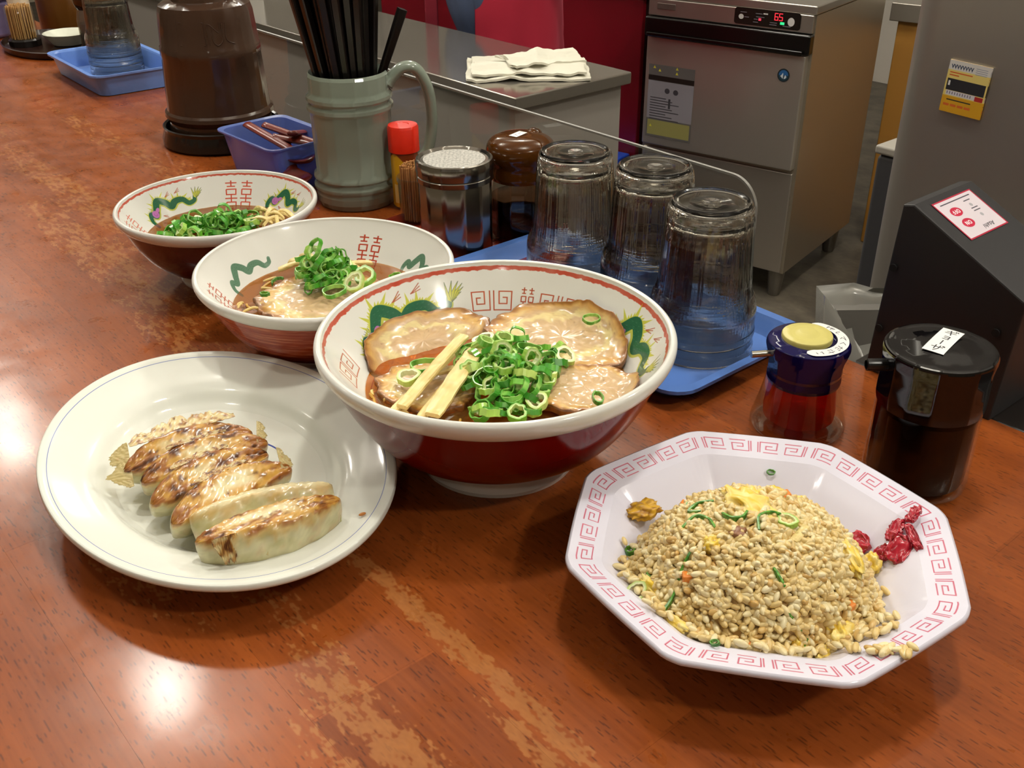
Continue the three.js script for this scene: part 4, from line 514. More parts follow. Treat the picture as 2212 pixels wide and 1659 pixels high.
// condiments on their round tray
{
  const tr = uv(-0.665, 0.505); const T = thing('round_tray', 'round reddish-brown lacquer tray carrying the condiments', 'tray', tr);
  part('disc', lathe([[0, 0], [0.088, 0], [0.0925, 0.002], [0.095, 0.0095], [0.0965, 0.0102], [0.0955, 0.0108], [0.0935, 0.0095], [0.0905, 0.0032], [0, 0.0028]], 96, 0.6), std(0x7a2412, 0.25, { clearcoat: 0.5 }), T);
  const y = 0.0029;
  const R = thing('pepper_bottle', 'slim bottle with bright red cap and yellow label behind the toothpicks', 'bottle', [-0.1008, y, -0.955]);
  const lab = canvas(256, 128, (x, w, h) => { x.fillStyle = '#d9a820'; x.fillRect(0, 0, w, h); x.fillStyle = '#8a3a14'; x.beginPath(); x.moveTo(0, 0); for (let i = 0; i <= w; i += 8) x.lineTo(i, 34 + 12 * Math.sin(i / 20)); x.lineTo(w, 0); x.fill(); x.fillStyle = '#f4e08a'; x.fillRect(40, 70, 60, 30); x.fillRect(160, 60, 70, 40); });
  part('bottle', lathe([[0, 0], [0.0125, 0], [0.0132, 0.0015], [0.0132, 0.05], [0.0122, 0.054], [0, 0.054]], 40, 0.6), std(0xffffff, 0.25, { map: lab }), R);
  part('cap', lathe([[0.0122, 0.0535], [0.0148, 0.054], [0.0148, 0.0765], [0.0138, 0.0785], [0.006, 0.079], [0.0055, 0.0785], [0, 0.0785]], 48, 0.6), std(0xe42a10, 0.35), R).userData.label = 'bright red plastic cap';
  const J = thing('toothpick_jar', 'clear cup packed with wooden toothpicks beside the steel shaker', 'jar', [-0.0875, y, -0.91]);
  part('cup', lathe([[0, 0.0015], [0.0135, 0.0015], [0.014, 0], [0.0152, 0.001], [0.0163, 0.038], [0.0172, 0.0395], [0.0172, 0.043], [0.0166, 0.0436], [0.0158, 0.043], [0.0145, 0.003], [0, 0.0028]], 48, 0.6), CLEAR, J);
  const pick = new THREE.CylinderGeometry(0.00075, 0.00062, 0.05, 6).translate(0, 0.025, 0), wood = std(0xbf8a52, 0.6); for (let i = 0; i < 150; i++) { const a = i * 2.39996, f = Math.sqrt(i / 150), b = v3(-0.0875 + Math.cos(a) * 0.0132 * f, y + 0.003, -0.91 + Math.sin(a) * 0.0132 * f), s = single('toothpick', pick, wood, 'wooden toothpick standing in the clear cup beside the steel shaker', 'toothpick', 'toothpicks beside the steel shaker', b); s.rotation.set(rr(-0.02, 0.02), 0, rr(-0.02, 0.02)); s.scale.y = 1 + 0.09 * (1 - f) + rr(-0.01, 0.02); }
  const C = thing('steel_shaker', 'stainless steel shaker can with dusty perforated lid', 'shaker', [-0.0465, y, -0.834]);
  const steel = std(0x9a958c, 0.2, { metalness: 1 });
  part('can', lathe([[0, 0], [0.03, 0], [0.031, 0.002], [0.031, 0.065], [0.0305, 0.066]], 72, 0.6), steel, C);
  const sl = part('lid', lathe([[0.0305, 0.066], [0.0325, 0.0665], [0.0325, 0.0705], [0.0318, 0.0712], [0.0325, 0.072], [0.0332, 0.0755], [0.0332, 0.0822], [0.0322, 0.0842], [0.0305, 0.0848], [0.0292, 0.0838], [0.0285, 0.0828], [0, 0.0828]], 72, 0.5), steel, C);
  const dust = dataTex(256, 256, (x, yy) => { const e = fbm2(x / 18, yy / 18, 3), h = Math.hypot((x % 16) - 8, (yy % 16) - 8) < 2.4 ? -40 : 0, k = 176 + e * 40 + h + n2(x, yy) * 26; return [k, k * 0.985, k * 0.94]; }, true); const dsk = new THREE.CircleGeometry(0.0262, 48).rotateX(-Math.PI / 2).translate(0, 0.0831, 0);
  part('powdered_mesh', dsk, std(0xffffff, 0.7, { map: dust }), sl).userData.label = 'fine mesh covered with pale powder';
  const S = thing('soy_pot', 'glass soy sauce pot with domed amber brown lid and paper label', 'bottle', [0.0095, y, -0.872]);
  part('glass', lathe([[0, 0.001], [0.024, 0.001], [0.026, 0], [0.0285, 0.002], [0.0285, 0.03], [0.027, 0.046], [0.0255, 0.058], [0.0255, 0.062]], 64, 0.7), std(0xd8d6cc, 0.03, { transmission: 1, thickness: 0, ior: 1.5 }), S);
  part('soy_sauce', lathe([[0, 0.0035], [0.026, 0.0035], [0.0272, 0.006], [0.0272, 0.0305], [0.0265, 0.038], [0, 0.038]], 64, 0.6), std(0x0a0402, 0.05), S).userData.label = 'nearly black soy sauce';
  const al = part('amber_lid', lathe(smoothPts([[0.0262, 0.054], [0.0272, 0.0575], [0.0268, 0.066], [0.0295, 0.0725], [0.0305, 0.0785], [0.0285, 0.0855], [0.022, 0.0902], [0.012, 0.092], [0, 0.092]], 4), 72, 0), std(0x5c3208, 0.06, { transmission: 0.35, thickness: 0, ior: 1.5 }), S);
  const k1 = part('pouring_lip', smoothNormals(new THREE.SphereGeometry(0.0075, 16, 12)), std(0x4a2807, 0.08), al); k1.position.set(0.012, 0.0885, -0.013); k1.scale.set(1, 0.7, 1);
  const lt = canvas(128, 64, (x, w, h) => { x.fillStyle = '#f2f0e8'; x.fillRect(0, 0, w, h); x.strokeStyle = '#3a3a48'; x.lineWidth = 4; strokes(x, [[[0.2, 0.3], [0.3, 0.55], [0.22, 0.8]], [[0.3, 0.4], [0.42, 0.35]], [[0.52, 0.5], [0.82, 0.42]]], 0, 0, w, h); });
  const ll = part('paper_label', new THREE.PlaneGeometry(0.0165, 0.0085).rotateX(-Math.PI / 2), std(0xffffff, 0.7, { map: lt }), al); ll.position.set(-0.002, 0.0926, 0.001); ll.rotation.y = 0.95;
}
// tumblers on the blue trays
function blueTray(name, label, pos, turn, a, b, h) {
  const T = thing(name, label, 'tray', pos, turn), m = std(0x5a82cc, 0.2, { transmission: 0.1, thickness: 0 });
  const rect = (a2, b2, y, r) => { const s = []; for (const [sx, sz, a0] of [[1, 1, 0], [-1, 1, 1], [-1, -1, 2], [1, -1, 3]]) for (let i = 0; i <= 6; i++) { const t = (a0 + i / 6) * Math.PI / 2; s.push(v3(sx * (a2 - r) + Math.cos(t) * r, y, sz * (b2 - r) + Math.sin(t) * r)); } return s; };
  part('shell', loft([rect(0.01, 0.01, 0.0022, 0.005), rect(a * 0.86, b * 0.78, 0.0022, 0.014), rect(a * 0.885, b * 0.82, 0.0045, 0.016), rect(a * 0.93, b * 0.88, h - 0.003, 0.018), rect(a * 0.95, b * 0.91, h - 0.0005, 0.019), rect(a, b, h, 0.02), rect(a, b, h - 0.0025, 0.02), rect(a * 0.96, b * 0.92, h - 0.003, 0.019), rect(a * 0.9, b * 0.83, 0.001, 0.016), rect(a * 0.88, b * 0.8, 0, 0.015), rect(0.01, 0.01, 0, 0.005)], true, true, 0.5), m, T);
  return T;
}
const CUP = std(0xf0eee8, 0.03, { transmission: 1, thickness: 0.002, ior: 1.49 });
function cupGeo() { // upside-down tumbler, mouth at y = 0
  const pr = [[0.0372, 0], [0.038, 0.0012], [0.038, 0.006], [0.0376, 0.007], [0.0377, 0.02], [0.0362, 0.028], [0.0338, 0.034], [0.0325, 0.04], [0.0298, 0.085], [0.0288, 0.093], [0.0272, 0.0965], [0.0255, 0.0978], [0.022, 0.0968], [0, 0.0955]].concat([[0, 0.0925], [0.022, 0.0935], [0.025, 0.0925], [0.0266, 0.089], [0.0277, 0.083], [0.0304, 0.039], [0.0318, 0.032], [0.0342, 0.026], [0.0357, 0.018], [0.0358, 0.001], [0.0372, 0]]);
  const g = lathe(smoothPts(pr, 3), 96, 0.9); return warp(g, (x, y, z) => { const t = Math.atan2(z, x), f = sstep(0.03, 0.045, y) * (1 - sstep(0.086, 0.092, y)), k = 1 + 0.006 * f * Math.cos(t * 20); return [x * k, y, z * k]; });
}
const CUPS = cupGeo();
function stack(pos, n, where, lean = 0) { for (let i = 0; i < n; i++) { const t = thing('plastic_tumbler', n === 1 ? `upside-down clear tumbler ${where}` : `upside-down clear plastic tumbler ${i === n - 1 ? 'on top' : i === 0 ? 'at the bottom' : 'in the middle'} of the stack ${where}`, 'tumbler', pos.clone().add(v3(0, 0.0026 + i * 0.0125, 0)), i * 0.11, undefined); t.rotation.z = lean; part('wall', CUPS, CUP, t); } }
blueTray('tumbler_tray', 'blue plastic tray under three stacks of clear tumblers', uv(-0.4985, 0.5135), TURN, 0.138, 0.0735, 0.014);
stack(uv(-0.5567, 0.5321), 2, 'beside the soy sauce pot'); stack(uv(-0.4915, 0.5513), 2, 'between the other two stacks'); stack(uv(-0.4145, 0.524), 2, 'beside the chili oil bottle');
blueTray('tumbler_tray', 'light blue plastic tray with one stack of tumblers near the oval tray', uv(-1.512, 0.5285), TURN - 0.03, 0.105, 0.066, 0.03).children[0].material = std(0x6f95dc, 0.25);
stack(uv(-1.55, 0.545), 3, 'in the light blue tray');
// chili oil dispenser
{
  const x = 0.1811, z = -0.549, C = thing('chili_oil_dispenser', 'glass dispenser of red chili oil with dark blue cap and yellow push button', 'bottle', [x, 0, z]);
  part('glass', lathe(smoothPts([[0, 0.0018], [0.02, 0.0016], [0.0285, 0.001], [0.0295, 0.004], [0.0275, 0.012], [0.0243, 0.026], [0.0222, 0.0385], [0.0225, 0.042]], 4), 64, 0), std(0xf2f2ee, 0.02, { transmission: 1, thickness: 0, ior: 1.75 }), C);
  part('chili_oil', lathe([[0, 0.006], [0.019, 0.006], [0.0218, 0.0085], [0.0222, 0.014], [0.021, 0.026], [0.0203, 0.0345], [0, 0.0345]], 64, 0.6), std(0xe0300c, 0.04, { transmission: 0.8, thickness: 0, ior: 1.4 }), C).userData.label = 'clear red chili oil';
  const cc = part('cap', lathe(smoothPts([[0.0222, 0.0335], [0.0226, 0.0365], [0.0221, 0.042], [0.0228, 0.0485], [0.0246, 0.0545], [0.0252, 0.0575], [0.0246, 0.0598], [0.0225, 0.0612], [0.0165, 0.062], [0.016, 0.0606], [0, 0.0606]], 3), 72, 0.9), std(0x0c0844, 0.08, { ior: 1.52 }), C); cc.userData.label = 'dark navy plastic cap';
  const b = part('push_button', lathe(smoothPts([[0.0152, 0.0608], [0.0152, 0.0635], [0.0146, 0.0643], [0.0075, 0.0645], [0.0062, 0.0652], [0.004, 0.0668], [0, 0.0672]], 3), 56, 0.7), std(0xcfc470, 0.4), cc); b.position.set(-0.0012, 0, -0.0012); b.userData.label = 'pale yellow rubber button';
  const sp = part('spout', new THREE.CylinderGeometry(0.0021, 0.0021, 0.013, 18).rotateZ(Math.PI / 2), std(0xb8b2a4, 0.2, { metalness: 1 }), cc); sp.position.set(-0.029, 0.0535, 0.004); sp.rotation.y = 0.12;
  // curved white label with handwriting, to be read from the kitchen side
  const txt = canvas(1024, 160, (c, w, h) => { c.fillStyle = '#eeeeea'; c.fillRect(0, 0, w, h); c.strokeStyle = '#22222c'; c.lineWidth = 9; c.lineCap = 'round';
    const G = { shi: [[[0.35, 0.05], [0.33, 0.7], [0.5, 0.95], [0.8, 0.7]]], te: [[[0.1, 0.2], [0.9, 0.12], [0.5, 0.4], [0.42, 0.7], [0.75, 0.95]]], ku: [[[0.7, 0.05], [0.25, 0.5], [0.75, 0.95]]], da: [[[0.05, 0.3], [0.55, 0.25]], [[0.35, 0.05], [0.1, 0.9]], [[0.5, 0.5], [0.85, 0.48]], [[0.48, 0.75], [0.6, 0.9], [0.9, 0.88]], [[0.75, 0.05], [0.8, 0.2]], [[0.9, 0.02], [0.97, 0.16]]], sa: [[[0.1, 0.3], [0.9, 0.22]], [[0.4, 0.02], [0.75, 0.55]], [[0.2, 0.6], [0.3, 0.92], [0.75, 0.92]]], i: [[[0.15, 0.15], [0.2, 0.75], [0.38, 0.65]], [[0.75, 0.2], [0.88, 0.55]]], o: [[[0.05, 0.3], [0.4, 0.28]], [[0.22, 0.05], [0.22, 0.95]], [[0.55, 0.1], [0.95, 0.1], [0.95, 0.5], [0.55, 0.5], [0.55, 0.1]], [[0.75, 0.1], [0.75, 0.95]]] };
    ['o', 'shi', 'te', 'ku', 'da', 'sa', 'i'].forEach((k, i) => strokes(c, G[k], 150 + i * 118, 36, 88, 88)); });
  const arc = [], n = 40; for (let i = 0; i <= n; i++) { const a = lerp(-1.25, 1.9, i / n), s = 0.0034 * Math.min(1, Math.sqrt(Math.max(0, Math.sin(Math.PI * clamp(i / n, 0.004, 0.996))) * 5)), m = 0.0199; arc.push([v3(Math.cos(a) * (m - s), 0.0625, Math.sin(a) * (m - s)), v3(Math.cos(a) * (m + s), 0.0619, Math.sin(a) * (m + s))]); }
  const lg = loft(arc, false, false); { const t = lg.attributes.uv; for (let i = 0; i < t.count; i++) { const q = t.getY(i); t.setXY(i, q, t.getX(i)); } } const lm = part('written_label', lg, std(0xffffff, 0.5, { map: txt }), cc); lm.userData.label = 'white curved label with Japanese handwriting'; lm.material.map.wrapS = THREE.ClampToEdgeWrapping;
}
// dark gyoza sauce dispenser
{
  const x = 0.2338, z = -0.4884, C = thing('dumpling_sauce_dispenser', 'glass dispenser of nearly black sauce with glossy black lid and white written label', 'bottle', [x, 0, z]);
  part('glass', lathe(smoothPts([[0, 0.0025], [0.024, 0.0025], [0.0275, 0.001], [0.0288, 0.003], [0.0288, 0.03], [0.0284, 0.054], [0.0282, 0.0585]], 4), 72, 0), std(0xf0f0ec, 0.02, { transmission: 1, thickness: 0, ior: 1.35 }), C);
  part('sauce', lathe([[0, 0.006], [0.0262, 0.006], [0.0272, 0.009], [0.0272, 0.0495], [0, 0.0495]], 72, 0.6), std(0x070201, 0.05, { specularIntensity: 0.4 }), C).userData.label = 'nearly black sauce';
  const bl = part('lid', lathe(smoothPts([[0.0286, 0.053], [0.0291, 0.056], [0.0289, 0.072], [0.0294, 0.081], [0.0299, 0.0842], [0.0292, 0.0868], [0.0265, 0.0876], [0.024, 0.0868], [0.018, 0.0872], [0.008, 0.0885], [0, 0.0888]], 3), 80, 0.9), std(0x060507, 0.06, { ior: 1.55 }), C); bl.userData.label = 'glossy black plastic lid';
  const sp = part('spout', lathe([[0.0031, 0], [0.0036, 0.001], [0.0034, 0.012], [0.0026, 0.0125], [0.0024, 0]], 20, 0.6).rotateZ(Math.PI / 2), std(0x0a0909, 0.3), bl); sp.position.set(-0.0275, 0.0775, 0.0015);
  const txt = canvas(128, 320, (c, w, h) => { c.fillStyle = '#efefea'; c.fillRect(0, 0, w, h); c.strokeStyle = '#26262e'; c.lineWidth = 7; c.lineCap = 'round';
    strokes(c, [[[0.15, 0.3], [0.8, 0.2]], [[0.1, 0.6], [0.9, 0.5]], [[0.4, 0.05], [0.6, 0.95]], [[0.78, 0], [0.84, 0.15]], [[0.92, 0], [0.98, 0.14]]], 26, 16, 76, 66); strokes(c, [[[0.2, 0.1], [0.8, 0.1], [0.8, 0.95], [0.2, 0.95]], [[0.25, 0.5], [0.8, 0.5]]], 40, 100, 50, 44); strokes(c, [[[0.5, 0], [0.5, 1]]], 32, 166, 64, 48); strokes(c, [[[0.1, 0.35], [0.9, 0.3]], [[0.35, 0.05], [0.35, 0.7]], [[0.68, 0.05], [0.65, 0.55], [0.4, 0.98]], [[0.85, 0], [0.9, 0.12]], [[0.95, 0], [1, 0.12]]], 26, 234, 76, 66); });
  const g = new THREE.PlaneGeometry(0.0118, 0.031, 2, 10).rotateX(-Math.PI / 2); warp(g, (a, b, c2) => { const q = c2 + 0.0035, r = Math.hypot(a + 0.0015, q); return [a, 0.0893 - r * r * 1.9 - (r > 0.0235 ? (r - 0.0235) * 0.0 : 0), c2]; });
  const l = part('written_label', g, std(0xffffff, 0.6, { map: txt }), bl); l.rotation.y = -0.72; l.position.set(0.0022, 0, -0.004); l.userData.label = 'white paper label with four handwritten characters';
}
// black remote box of the beer server, its sloping top to be read from the kitchen side
{
  const d = new THREE.Vector3(0.6356, 0, 0.772), ang = Math.atan2(-d.z, d.x), B = thing('control_box', 'black metal box with sloping top and red and white ON OFF panel', 'control box', [0.2475, 0, -0.6175], ang);
  const pr = [[-0.002, 0.001], [0.0035, 0.1205], [0.0095, 0.122], [0.0895, 0.0835], [0.0905, 0.08], [0.0865, 0.001]], sh = new THREE.Shape(pr.map(p => new THREE.Vector2(...p))), bm = std(0x1b191a, 0.55);
  const g = new THREE.ExtrudeGeometry(sh, { depth: 0.068, bevelEnabled: true, bevelSize: 0.0012, bevelThickness: 0.0012, bevelSegments: 2 }); g.translate(0, 0, -0.0705); const hs = part('housing', g, bm, B);
  const holes = std(0x020202, 0.8); for (const [x, y] of [[0.0045, 0.079], [0.0025, 0.034], [0.079, 0.06]]) part('screw_hole', new THREE.CylinderGeometry(0.0026, 0.0026, 0.0008, 18).rotateX(Math.PI / 2).translate(x, y, 0), holes, hs);
  const t = canvas(512, 400, (c, w, h) => { c.translate(w, h); c.rotate(Math.PI); c.fillStyle = '#b01638'; c.fillRect(0, 0, w, h); c.fillStyle = '#ddd3da'; c.fillRect(12, 12, w - 24, h - 24); c.fillStyle = '#c0163e'; c.beginPath(); c.ellipse(360, 140, 66, 44, 0, 0, 7); c.fill(); c.beginPath(); c.ellipse(360, 262, 66, 44, 0, 0, 7); c.fill(); c.fillStyle = '#fff'; c.font = 'bold 50px sans-serif'; c.textAlign = 'center'; c.fillText('ON', 360, 158); c.fillText('OFF', 360, 280); c.fillStyle = '#26232e'; c.font = 'italic bold 52px sans-serif'; c.fillText('Asahi', 190, 76); c.fillStyle = '#a9a6ac'; c.beginPath(); c.arc(150, 160, 17, 0, 7); c.fill(); c.beginPath(); c.arc(150, 270, 17, 0, 7); c.fill(); c.fillStyle = '#4a4652'; for (const y of [205, 232, 314]) c.fillRect(105, y, 84, 9); c.fillRect(60, 352, 390, 10); });
  const a = Math.atan2(0.122 - 0.0835, 0.0895 - 0.0095), f = part('label_panel', new THREE.PlaneGeometry(0.046, 0.034).rotateX(-Math.PI / 2).rotateY(Math.PI / 2), std(0xffffff, 0.4, { map: t }), hs);
  f.position.set(0.0295, 0.1142, -0.037); f.rotation.set(0, 0, -a); f.userData.label = 'white panel with red border and red ON and OFF buttons';
}
{ const b = thing('drip_slab', 'flat black strip let in behind the counter edge under the black control box', 'slab', uv(-0.13, 0.6165), TURN); part('slab', box(0.46, 0.02, 0.05, 0.03, -0.0105, 0, 0.002), std(0x17100c, 0.3), b); }
// far group: oval tray with toothpicks, dish and bottles
{
  const T = thing('oval_tray', 'dark brown oval tray carrying a toothpick jar and a white dish', 'tray', uv(-1.79, 0.535), TURN);
  part('disc', lathe([[0, 0], [0.088, 0], [0.092, 0.002], [0.096, 0.011], [0.094, 0.012], [0.09, 0.0045], [0, 0.004]], 72, 0.6, 1.15, 0.8), std(0x24120d, 0.25), T);
  const jp = uv(-1.822, 0.5), J = thing('toothpick_jar', 'clear cup of toothpicks in a dark base before the red capped bottle', 'jar', jp.clone().setY(0.0045));
  part('cup', lathe([[0, 0.01], [0.022, 0.01], [0.0225, 0.012], [0.021, 0.058], [0.02, 0.06]], 40, 0.6), CLEAR, J); part('base', lathe([[0, 0], [0.0245, 0], [0.0248, 0.009], [0.0225, 0.0115], [0, 0.0115]], 40, 0.6), std(0x120d0b, 0.3), J);
  const pick = new THREE.CylinderGeometry(0.0011, 0.0011, 0.052, 5).translate(0, 0.026, 0), wood = std(0xc49a60, 0.6); for (let i = 0; i < 90; i++) { const a = i * 2.39996, f = Math.sqrt(i / 90); single('toothpick', pick, wood, 'pale toothpick standing in the dark based cup', 'toothpick', 'toothpicks in the dark based cup', jp.clone().add(v3(Math.cos(a) * 0.0185 * f, 0.0162, Math.sin(a) * 0.0185 * f))).scale.y = 1 + rr(-0.02, 0.05) - 0.06 * f; }
  const R = thing('pepper_bottle', 'slim bottle with dark red cap behind the dark based toothpick cup', 'bottle', uv(-1.872, 0.517)); part('bottle', lathe([[0, 0.003], [0.017, 0.003], [0.017, 0.072], [0.015, 0.078], [0, 0.078]], 32, 0.6), std(0xcdb9a0, 0.3), R); part('cap', lathe([[0.015, 0.077], [0.019, 0.078], [0.018, 0.108], [0.016, 0.11], [0, 0.11]], 32, 0.6), std(0xb01216, 0.35), R);
  const D = thing('small_dish', 'small white dish on the dark oval tray', 'dish', uv(-1.782, 0.556).setY(0.0045)); part('dish', lathe([[0, 0.004], [0.018, 0.004], [0.02, 0], [0.024, 0.001], [0.036, 0.016], [0.038, 0.0185], [0.036, 0.019], [0.022, 0.009], [0, 0.0075]], 48, 0.6), std(0xd9dccc, 0.12), D);
  const S = thing('soy_pot', 'glass soy sauce bottle with dark lid beside the far tumbler stack', 'bottle', uv(-1.71, 0.575)); part('glass', lathe([[0, 0], [0.021, 0], [0.022, 0.002], [0.022, 0.05], [0.018, 0.07]], 40, 0.6), std(0xd8d0c4, 0.04, { transmission: 0.9, thickness: 0 }), S); part('soy_sauce', lathe([[0, 0.003], [0.0205, 0.003], [0.0205, 0.045], [0, 0.045]], 40, 0.6), std(0x0c0502, 0.06), S); part('lid', lathe(smoothPts([[0.0185, 0.066], [0.022, 0.074], [0.023, 0.085], [0.017, 0.096], [0, 0.099]], 4), 40, 0), std(0x2a1505, 0.1), S);
  const K = thing('bamboo_canister', 'large amber brown wooden canister behind the white dish', 'canister', uv(-1.93, 0.63)); part('body', lathe([[0, 0], [0.066, 0], [0.067, 0.002], [0.067, 0.085], [0.0655, 0.087], [0.067, 0.089], [0.067, 0.15], [0, 0.15]], 56, 0.5), std(0x6b4212, 0.35), K);
  const Pz = thing('lidded_box', 'translucent lilac plastic box with lid at the far end of the counter', 'box', uv(-1.985, 0.47), TURN); const lil = std(0x8f88b8, 0.3, { transmission: 0.3, thickness: 0 }); part('box', box(0.12, 0.06, 0.1, 0, 0.03, 0, 0.008), lil, Pz); part('lid', box(0.128, 0.02, 0.108, 0, 0.07, 0, 0.006), std(0xb5b4c8, 0.3, { transmission: 0.2, thickness: 0 }), Pz);
}

// ---------- kitchen behind the counter ----------
const brushed = (tone, r = 0.3) => new THREE.MeshPhysicalMaterial({ color: tone, metalness: 0.82, roughness: r });
const STEEL = brushed(0xb0aaa0, 0.28), STEEL_DARK = brushed(0x8a857c, 0.36), GREY = std(0x9a948c, 0.4);
// steel-topped ledge with the folded towel
{
  const C = thing('steel_ledge', 'narrow kitchen ledge with stainless steel top and grey side panels', 'ledge', uv(-2.4, 1.279), TURN);
  part('steel_top', box(2.12, 0.022, 0.287, 0, -0.111, 0, 0.003), brushed(0xb5afa5, 0.14), C); part('side_panels', box(2.09, 0.775, 0.262, 0, -0.5125, 0), GREY, C);
  const w = uv(-1.475, 1.28), rings = [], N = 26, M = 60;
  const sheet = (wd, dp, off, y0, s, fold) => { const r = []; for (let i = 0; i <= N; i++) { const a = []; for (let j = 0; j <= M; j++) { const q = j / M; const x = (i / N - 0.5) * wd + 0.004 * n2(q * 3, s + i * 0.02), z = (q - 0.5) * dp; const y = y0 + 0.004 * fbm2(x * 22 + s, z * 22, 3) + fold * (0.011 * Math.exp(-(((z - off) / 0.02) ** 2)) + 0.006 * Math.exp(-(((x + z * 0.4 - off) / 0.015) ** 2))); a.push(v3(x, Math.max(y0 - 0.003, y), z + 0.006 * n2(x * 14, s))); } const bk = a.map(p => p.clone().add(v3(0, -0.004, 0))).reverse(); r.push([...a, ...bk]); } return loft(r, true, true, 0.9); };
  const T = thing('folded_towel', 'white folded dish towel lying on the steel ledge', 'towel', [w.x, -0.1, w.z], TURN + 0.9), cl = std(0xd6d3c2, 0.9, { sheen: 0.4 });
  part('bottom_fold', sheet(0.225, 0.17, 0.0, 0.006, 1, 0.3), cl, T); part('middle_fold', sheet(0.205, 0.15, 0.02, 0.013, 4, 0.7), cl, T); const t3 = part('top_fold', sheet(0.14, 0.1, -0.01, 0.022, 9, 1), cl, T); t3.position.set(0.025, 0, -0.012); t3.rotation.y = 0.35;
  void rings;
}
// dishwasher
{
  const e = new THREE.Vector3(0.793, 0, 0.609), nn = new THREE.Vector3(0.609, 0, -0.793), o = new THREE.Vector3(0.737, FLOOR, -2.619), turn = Math.atan2(-0.609, 0.793);
  const D = thing('dishwasher', 'stainless steel undercounter dishwasher with black door handle and control panel', 'dishwasher', o.clone().addScaledVector(e, -0.215).addScaledVector(nn, 0.25), turn), W = 0.476, z = 0.25;
  part('body', box(W - 0.004, 0.69, 0.49, 0, 0.085 + 0.345, -0.005), brushed(0xb3a997, 0.36), D); part('top', box(W, 0.022, 0.5, 0, 0.787, 0, 0.004), STEEL, D);
  const pan = canvas(1024, 256, (c, w, h) => { c.fillStyle = '#17130f'; c.beginPath(); c.roundRect(0, 0, w, h, 44); c.fill(); c.fillStyle = '#77727a'; for (const [x, y, l] of [[90, 60, 100], [330, 62, 110], [340, 112, 130], [310, 150, 60], [300, 196, 80], [560, 176, 110], [556, 208, 110], [760, 210, 120], [160, 132, 70]]) c.fillRect(x, y, l, 11); c.fillStyle = '#c9c6c2'; c.fillRect(450, 50, 70, 20); c.beginPath(); c.arc(108, 138, 40, 0, 7); c.fill(); c.beginPath(); c.ellipse(880, 140, 52, 66, 0, 0, 7); c.fill(); c.fillStyle = '#23201d'; });
  const cf = part('control_face', box(W - 0.01, 0.044, 0.012, 0, 0.754, z - 0.003, 0.003), STEEL, D);
  const pn = part('control_panel', new THREE.PlaneGeometry(0.18, 0.04).translate(0.111, 0.757, z + 0.0036), std(0xffffff, 0.25, { map: pan, transparent: true }), cf); pn.userData.label = 'black control panel with round buttons';
  const lamp = (name, g, col, k) => part(name, g, new THREE.MeshStandardMaterial({ color: 0x101010, emissive: col, emissiveIntensity: k }), cf);
  const seg = (x, y, s) => [box(0.009, 0.0018, 0.0006, x, y + 0.008, z + 0.0042), box(0.009, 0.0018, 0.0006, x, y, z + 0.0042), box(0.009, 0.0018, 0.0006, x, y - 0.008, z + 0.0042), box(0.0018, 0.008, 0.0006, x - 0.0042, y + 0.004, z + 0.0042), box(0.0018, 0.008, 0.0006, x + 0.0042, y - 0.004, z + 0.0042), ...(s ? [box(0.0018, 0.008, 0.0006, x - 0.0042, y - 0.004, z + 0.0042)] : [])];
  lamp('led_digits', mergeGeometries([...seg(0.136, 0.764, true), ...seg(0.148, 0.764, false)]), new THREE.Color(1, 0.03, 0.05), 2.2); lamp('green_led', box(0.011, 0.006, 0.0006, 0.153, 0.7495, z + 0.0042), new THREE.Color(0.05, 1, 0.35), 1.6); lamp('red_led', box(0.007, 0.006, 0.0006, 0.092, 0.753, z + 0.0042), new THREE.Color(1, 0.06, 0.12), 1.4);
  part('maker_plate', box(0.055, 0.015, 0.002, -0.178, 0.758, z + 0.0035, 0.0007), STEEL_DARK, cf);
  const dr = part('door', box(W - 0.02, 0.296, 0.03, 0, 0.532, z - 0.004, 0.004), brushed(0xc4beb4, 0.36), D);
  const hd = new THREE.Shape([[0, 0], [0.03, 0.004], [0.034, 0.012], [0.03, 0.02], [0.012, 0.034], [0, 0.036]].map(p => new THREE.Vector2(...p))); const hg = new THREE.ExtrudeGeometry(hd, { depth: W - 0.012, bevelEnabled: false }).rotateY(-Math.PI / 2).translate((W - 0.012) / 2, 0, 0); void hg;
  part('door_handle', box(W - 0.004, 0.05, 0.03, 0, 0.706, z + 0.002, 0.006), std(0x0a0807, 0.22), dr); part('handle_lip', box(W - 0.03, 0.01, 0.016, 0, 0.688, z + 0.02, 0.003), std(0x0a0807, 0.15), dr);
  part('lower_panel', box(W - 0.02, 0.285, 0.02, 0, 0.23, z - 0.012, 0.003), brushed(0xb0a99e, 0.38), D);
  const inst = canvas(256, 384, (c, w, h) => { c.fillStyle = '#5d5a58'; c.fillRect(0, 0, w, h); c.fillStyle = '#1c1612'; c.fillRect(0, 56, w, 26); c.fillStyle = '#86838a'; c.fillRect(0, 84, w, 200); c.fillStyle = '#3d3b40'; for (let i = 0; i < 9; i++) c.fillRect(16, 170 + i * 14, 90 + (i * 37) % 110, 5); c.beginPath(); c.arc(110, 130, 14, 0, 7); c.arc(158, 132, 14, 0, 7); c.fill(); c.fillRect(120, 170, 12, 52); c.fillStyle = '#8e8a52'; c.fillRect(8, 292, w - 16, 80); c.fillStyle = '#c9c13a'; for (const [x, y] of [[24, 20], [54, 34], [150, 16], [150, 40], [18, 330]]) { c.beginPath(); c.moveTo(x, y); c.lineTo(x + 16, y); c.lineTo(x + 8, y - 15); c.fill(); } });
  part('instruction_sheet', new THREE.PlaneGeometry(0.142, 0.2).translate(-0.145, 0.507, z + 0.0116), std(0xffffff, 0.4, { map: inst }), dr).userData.label = 'grey instruction sheet with yellow warnings';
